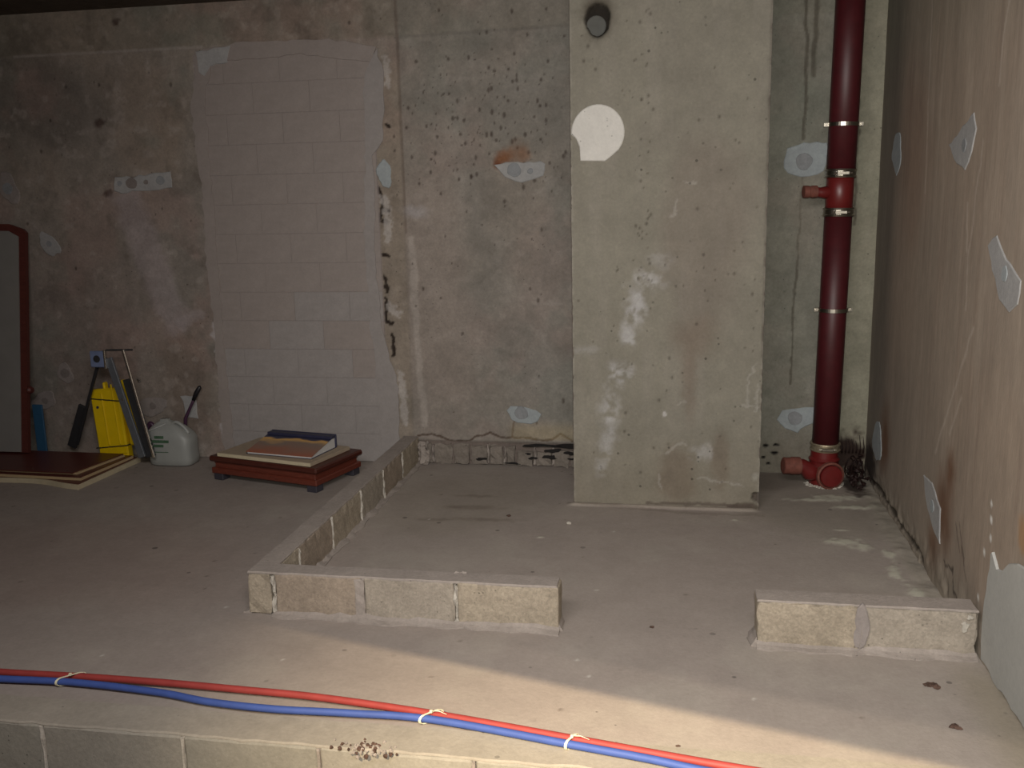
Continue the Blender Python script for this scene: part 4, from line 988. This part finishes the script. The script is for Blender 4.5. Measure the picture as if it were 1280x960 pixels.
def ycord(z0, z1, n=24):
    V = []
    for k in range(n+1):
        x = -0.13+0.24*k/n; V.append(Ty @ Vector((x, -0.040-0.002*math.sin(k), z0+(z1-z0)*k/n)))
    V.append(Ty @ Vector((0.112, 0.0, z1))); V.append(Ty @ Vector((0.108, 0.05, z1))); V.append(Ty @ Vector((-0.13, 0.05, z0))); V.append(V[0])
    tube('cord', V, 0.004, M_cord, yc, 6)
ycord(0.47, 0.435); ycord(0.105, 0.11)
lathe('rivet', Ty @ Vector((-0.075, -0.030, 0.40)), Ty @ Vector((-0.075, -0.036, 0.40)), [(0, 0.011), (0.005, 0.009)], M_navy, yc, 12)

fs = empty('folding_stand', (-3.95, 5.98, 0.078), 0, 'grey metal folding stand with blue-grey head and chrome rail beside the yellow case', 'stand')
def f_(x, y, z): return (x+3.95, y-5.98, z-0.078)
def bar(name, a, b, w_, d_, mat, parent=fs, bevel=0.002):
    a, b = Vector(f_(*a)), Vector(f_(*b)); L = (b-a).length
    z = (b-a).normalized(); x = Vector((1, 0, 0)); x = (x - z*x.dot(z)).normalized(); y = z.cross(x)
    M = Matrix(((x.x, y.x, z.x, a.x), (x.y, y.y, z.y, a.y), (x.z, y.z, z.z, a.z), (0, 0, 0, 1)))
    bm = bmesh.new(); bm_box(bm, -w_/2, w_/2, -d_/2, d_/2, 0, L, bevel, M)
    return from_bm(name, bm, mat, parent)
bar('leg', (-4.37, 6.17, 0.10), (-4.01, 6.00, 0.76), 0.022, 0.014, M_darksteel)
bar('foot_bar', (-4.42, 6.175, 0.08), (-4.26, 6.13, 0.40), 0.065, 0.02, M_darksteel)
bar('side_rail', (-3.72, 5.95, 0.080), (-3.915, 5.97, 0.78), 0.052, 0.02, M_greysteel)
bar('web', (-3.665, 5.97, 0.080), (-3.80, 5.99, 0.63), 0.075, 0.012, M_darksteel)
bar('chrome_rail', (-3.625, 5.94, 0.081), (-3.80, 5.97, 0.84), 0.020, 0.02, M_chrome, fs, 0.004)
bar('top_bar', (-3.93, 5.97, 0.835), (-3.74, 5.99, 0.835), 0.012, 0.012, M_darksteel)
hd = bar('head_plate', (-3.995, 5.962, 0.715), (-3.995, 5.962, 0.83), 0.105, 0.02, M_bluehead, fs, 0.006)
lathe('head_hole', f_(-3.995, 5.953, 0.775), f_(-3.995, 5.948, 0.775), [(0, 0.026), (0.003, 0.025), (0.004, 0.018)], M_darksteel, hd, 20)
bar('head_clamp', (-3.93, 5.955, 0.705), (-3.93, 5.955, 0.84), 0.014, 0.03, M_chrome)
lathe('wing_nut', f_(-3.71, 5.965, 0.62), f_(-3.685, 5.965, 0.63), [(0, 0.006), (0.005, 0.012), (0.02, 0.012), (0.024, 0.005)], M_chrome, fs, 12)
lathe('rail_bolt', f_(-3.83, 5.955, 0.49), f_(-3.83, 5.945, 0.49), [(0, 0.010), (0.006, 0.009)], M_chrome, fs, 12)

# ================================================================== JUG AND BRUSH
jg = empty('plastic_jug', (-3.56, 6.10, 0), 0, 'milky white plastic jug with faint green lettering standing by the wall', 'jug')
prof = [(0.0, 0.150, 0.085), (0.012, 0.160, 0.095), (0.05, 0.165, 0.10), (0.12, 0.160, 0.098), (0.19, 0.160, 0.096), (0.235, 0.150, 0.09), (0.27, 0.115, 0.07), (0.295, 0.07, 0.045), (0.312, 0.035, 0.025), (0.325, 0.030, 0.022)]
V = []; F = []; n = 28
for z, a, b in prof:
    for k in range(n):
        t = 2*math.pi*k/n; c, s = math.cos(t), math.sin(t)
        e = 0.5
        x = a*math.copysign(abs(c)**e, c); y = b*math.copysign(abs(s)**e, s)
        V.append((x - 0.05*smooth(np.array(z), 0.2, 0.32)*1.0, y, z + (0.012*math.copysign(1, -x) if z in (0.235,) else 0)))
for i in range(len(prof)-1):
    for k in range(n): F.append((i*n+k, i*n+(k+1) % n, (i+1)*n+(k+1) % n, (i+1)*n+k))
F.append(tuple(range(n))); F.append(tuple(range(len(V)-n, len(V))))
mk('jug_body', V, F, M_jug, jg, True)
tube('jug_handle', spline([(0.0, -0.01, 0.29), (0.05, -0.02, 0.305), (0.10, -0.02, 0.27), (0.135, -0.02, 0.225)], 5), 0.012, M_jug, jg, 10)
tube('folded_rim', spline([(-0.16, -0.075, 0.215), (-0.15, -0.085, 0.245), (-0.09, -0.075, 0.27), (-0.02, -0.03, 0.30)], 5), 0.007, M_jug, jg, 8)
bm = bmesh.new(); r = random.Random(6)
for z, x0, x1 in ((0.212, -0.085, -0.02), (0.182, -0.12, 0.02), (0.150, -0.095, -0.02), (0.105, -0.12, 0.01)):
    x = x0; bm = bmesh.new()
    while x < x1:
        w_ = r.uniform(0.005, 0.010)
        bm_box(bm, x, x+w_*0.7, -0.1035, -0.094, z-(0.009 if z > 0.12 else 0.002), z+(0.009 if z > 0.12 else 0.002)); x += w_+0.001
    from_bm('green_print', bm, M_green, jg)

br = empty('paint_brush', (-3.52, 6.22, 0), 0, 'dark handled brush standing upright behind the white jug', 'brush')
tube('brush_handle', [(-0.02, 0, 0.10), (0.0, 0.0, 0.30), (0.055, 0.0, 0.40), (0.10, 0.0, 0.48)], [0.012, 0.013, 0.010, 0.013], M_purple, br, 12)
tube('grip', [(0.075, 0.0, 0.435), (0.10, 0.0, 0.485), (0.13, 0.0, 0.53), (0.135, 0.0, 0.54)], [0.014, 0.018, 0.015, 0.006], M_black, br, 12)
box('bristle_head', -0.055, 0.015, -0.015, 0.015, 0.0, 0.10, M_cord, br, 0.004)
cl = tube('plastic_clamp', spline([(-3.785, 6.17, 0.0), (-3.80, 6.17, 0.10), (-3.795, 6.17, 0.22), (-3.77, 6.17, 0.27), (-3.74, 6.17, 0.24)], 5), 0.016, M_purple, None, 12)
tag(cl, 'curved purple plastic grip between metal stand and white jug', 'grip')
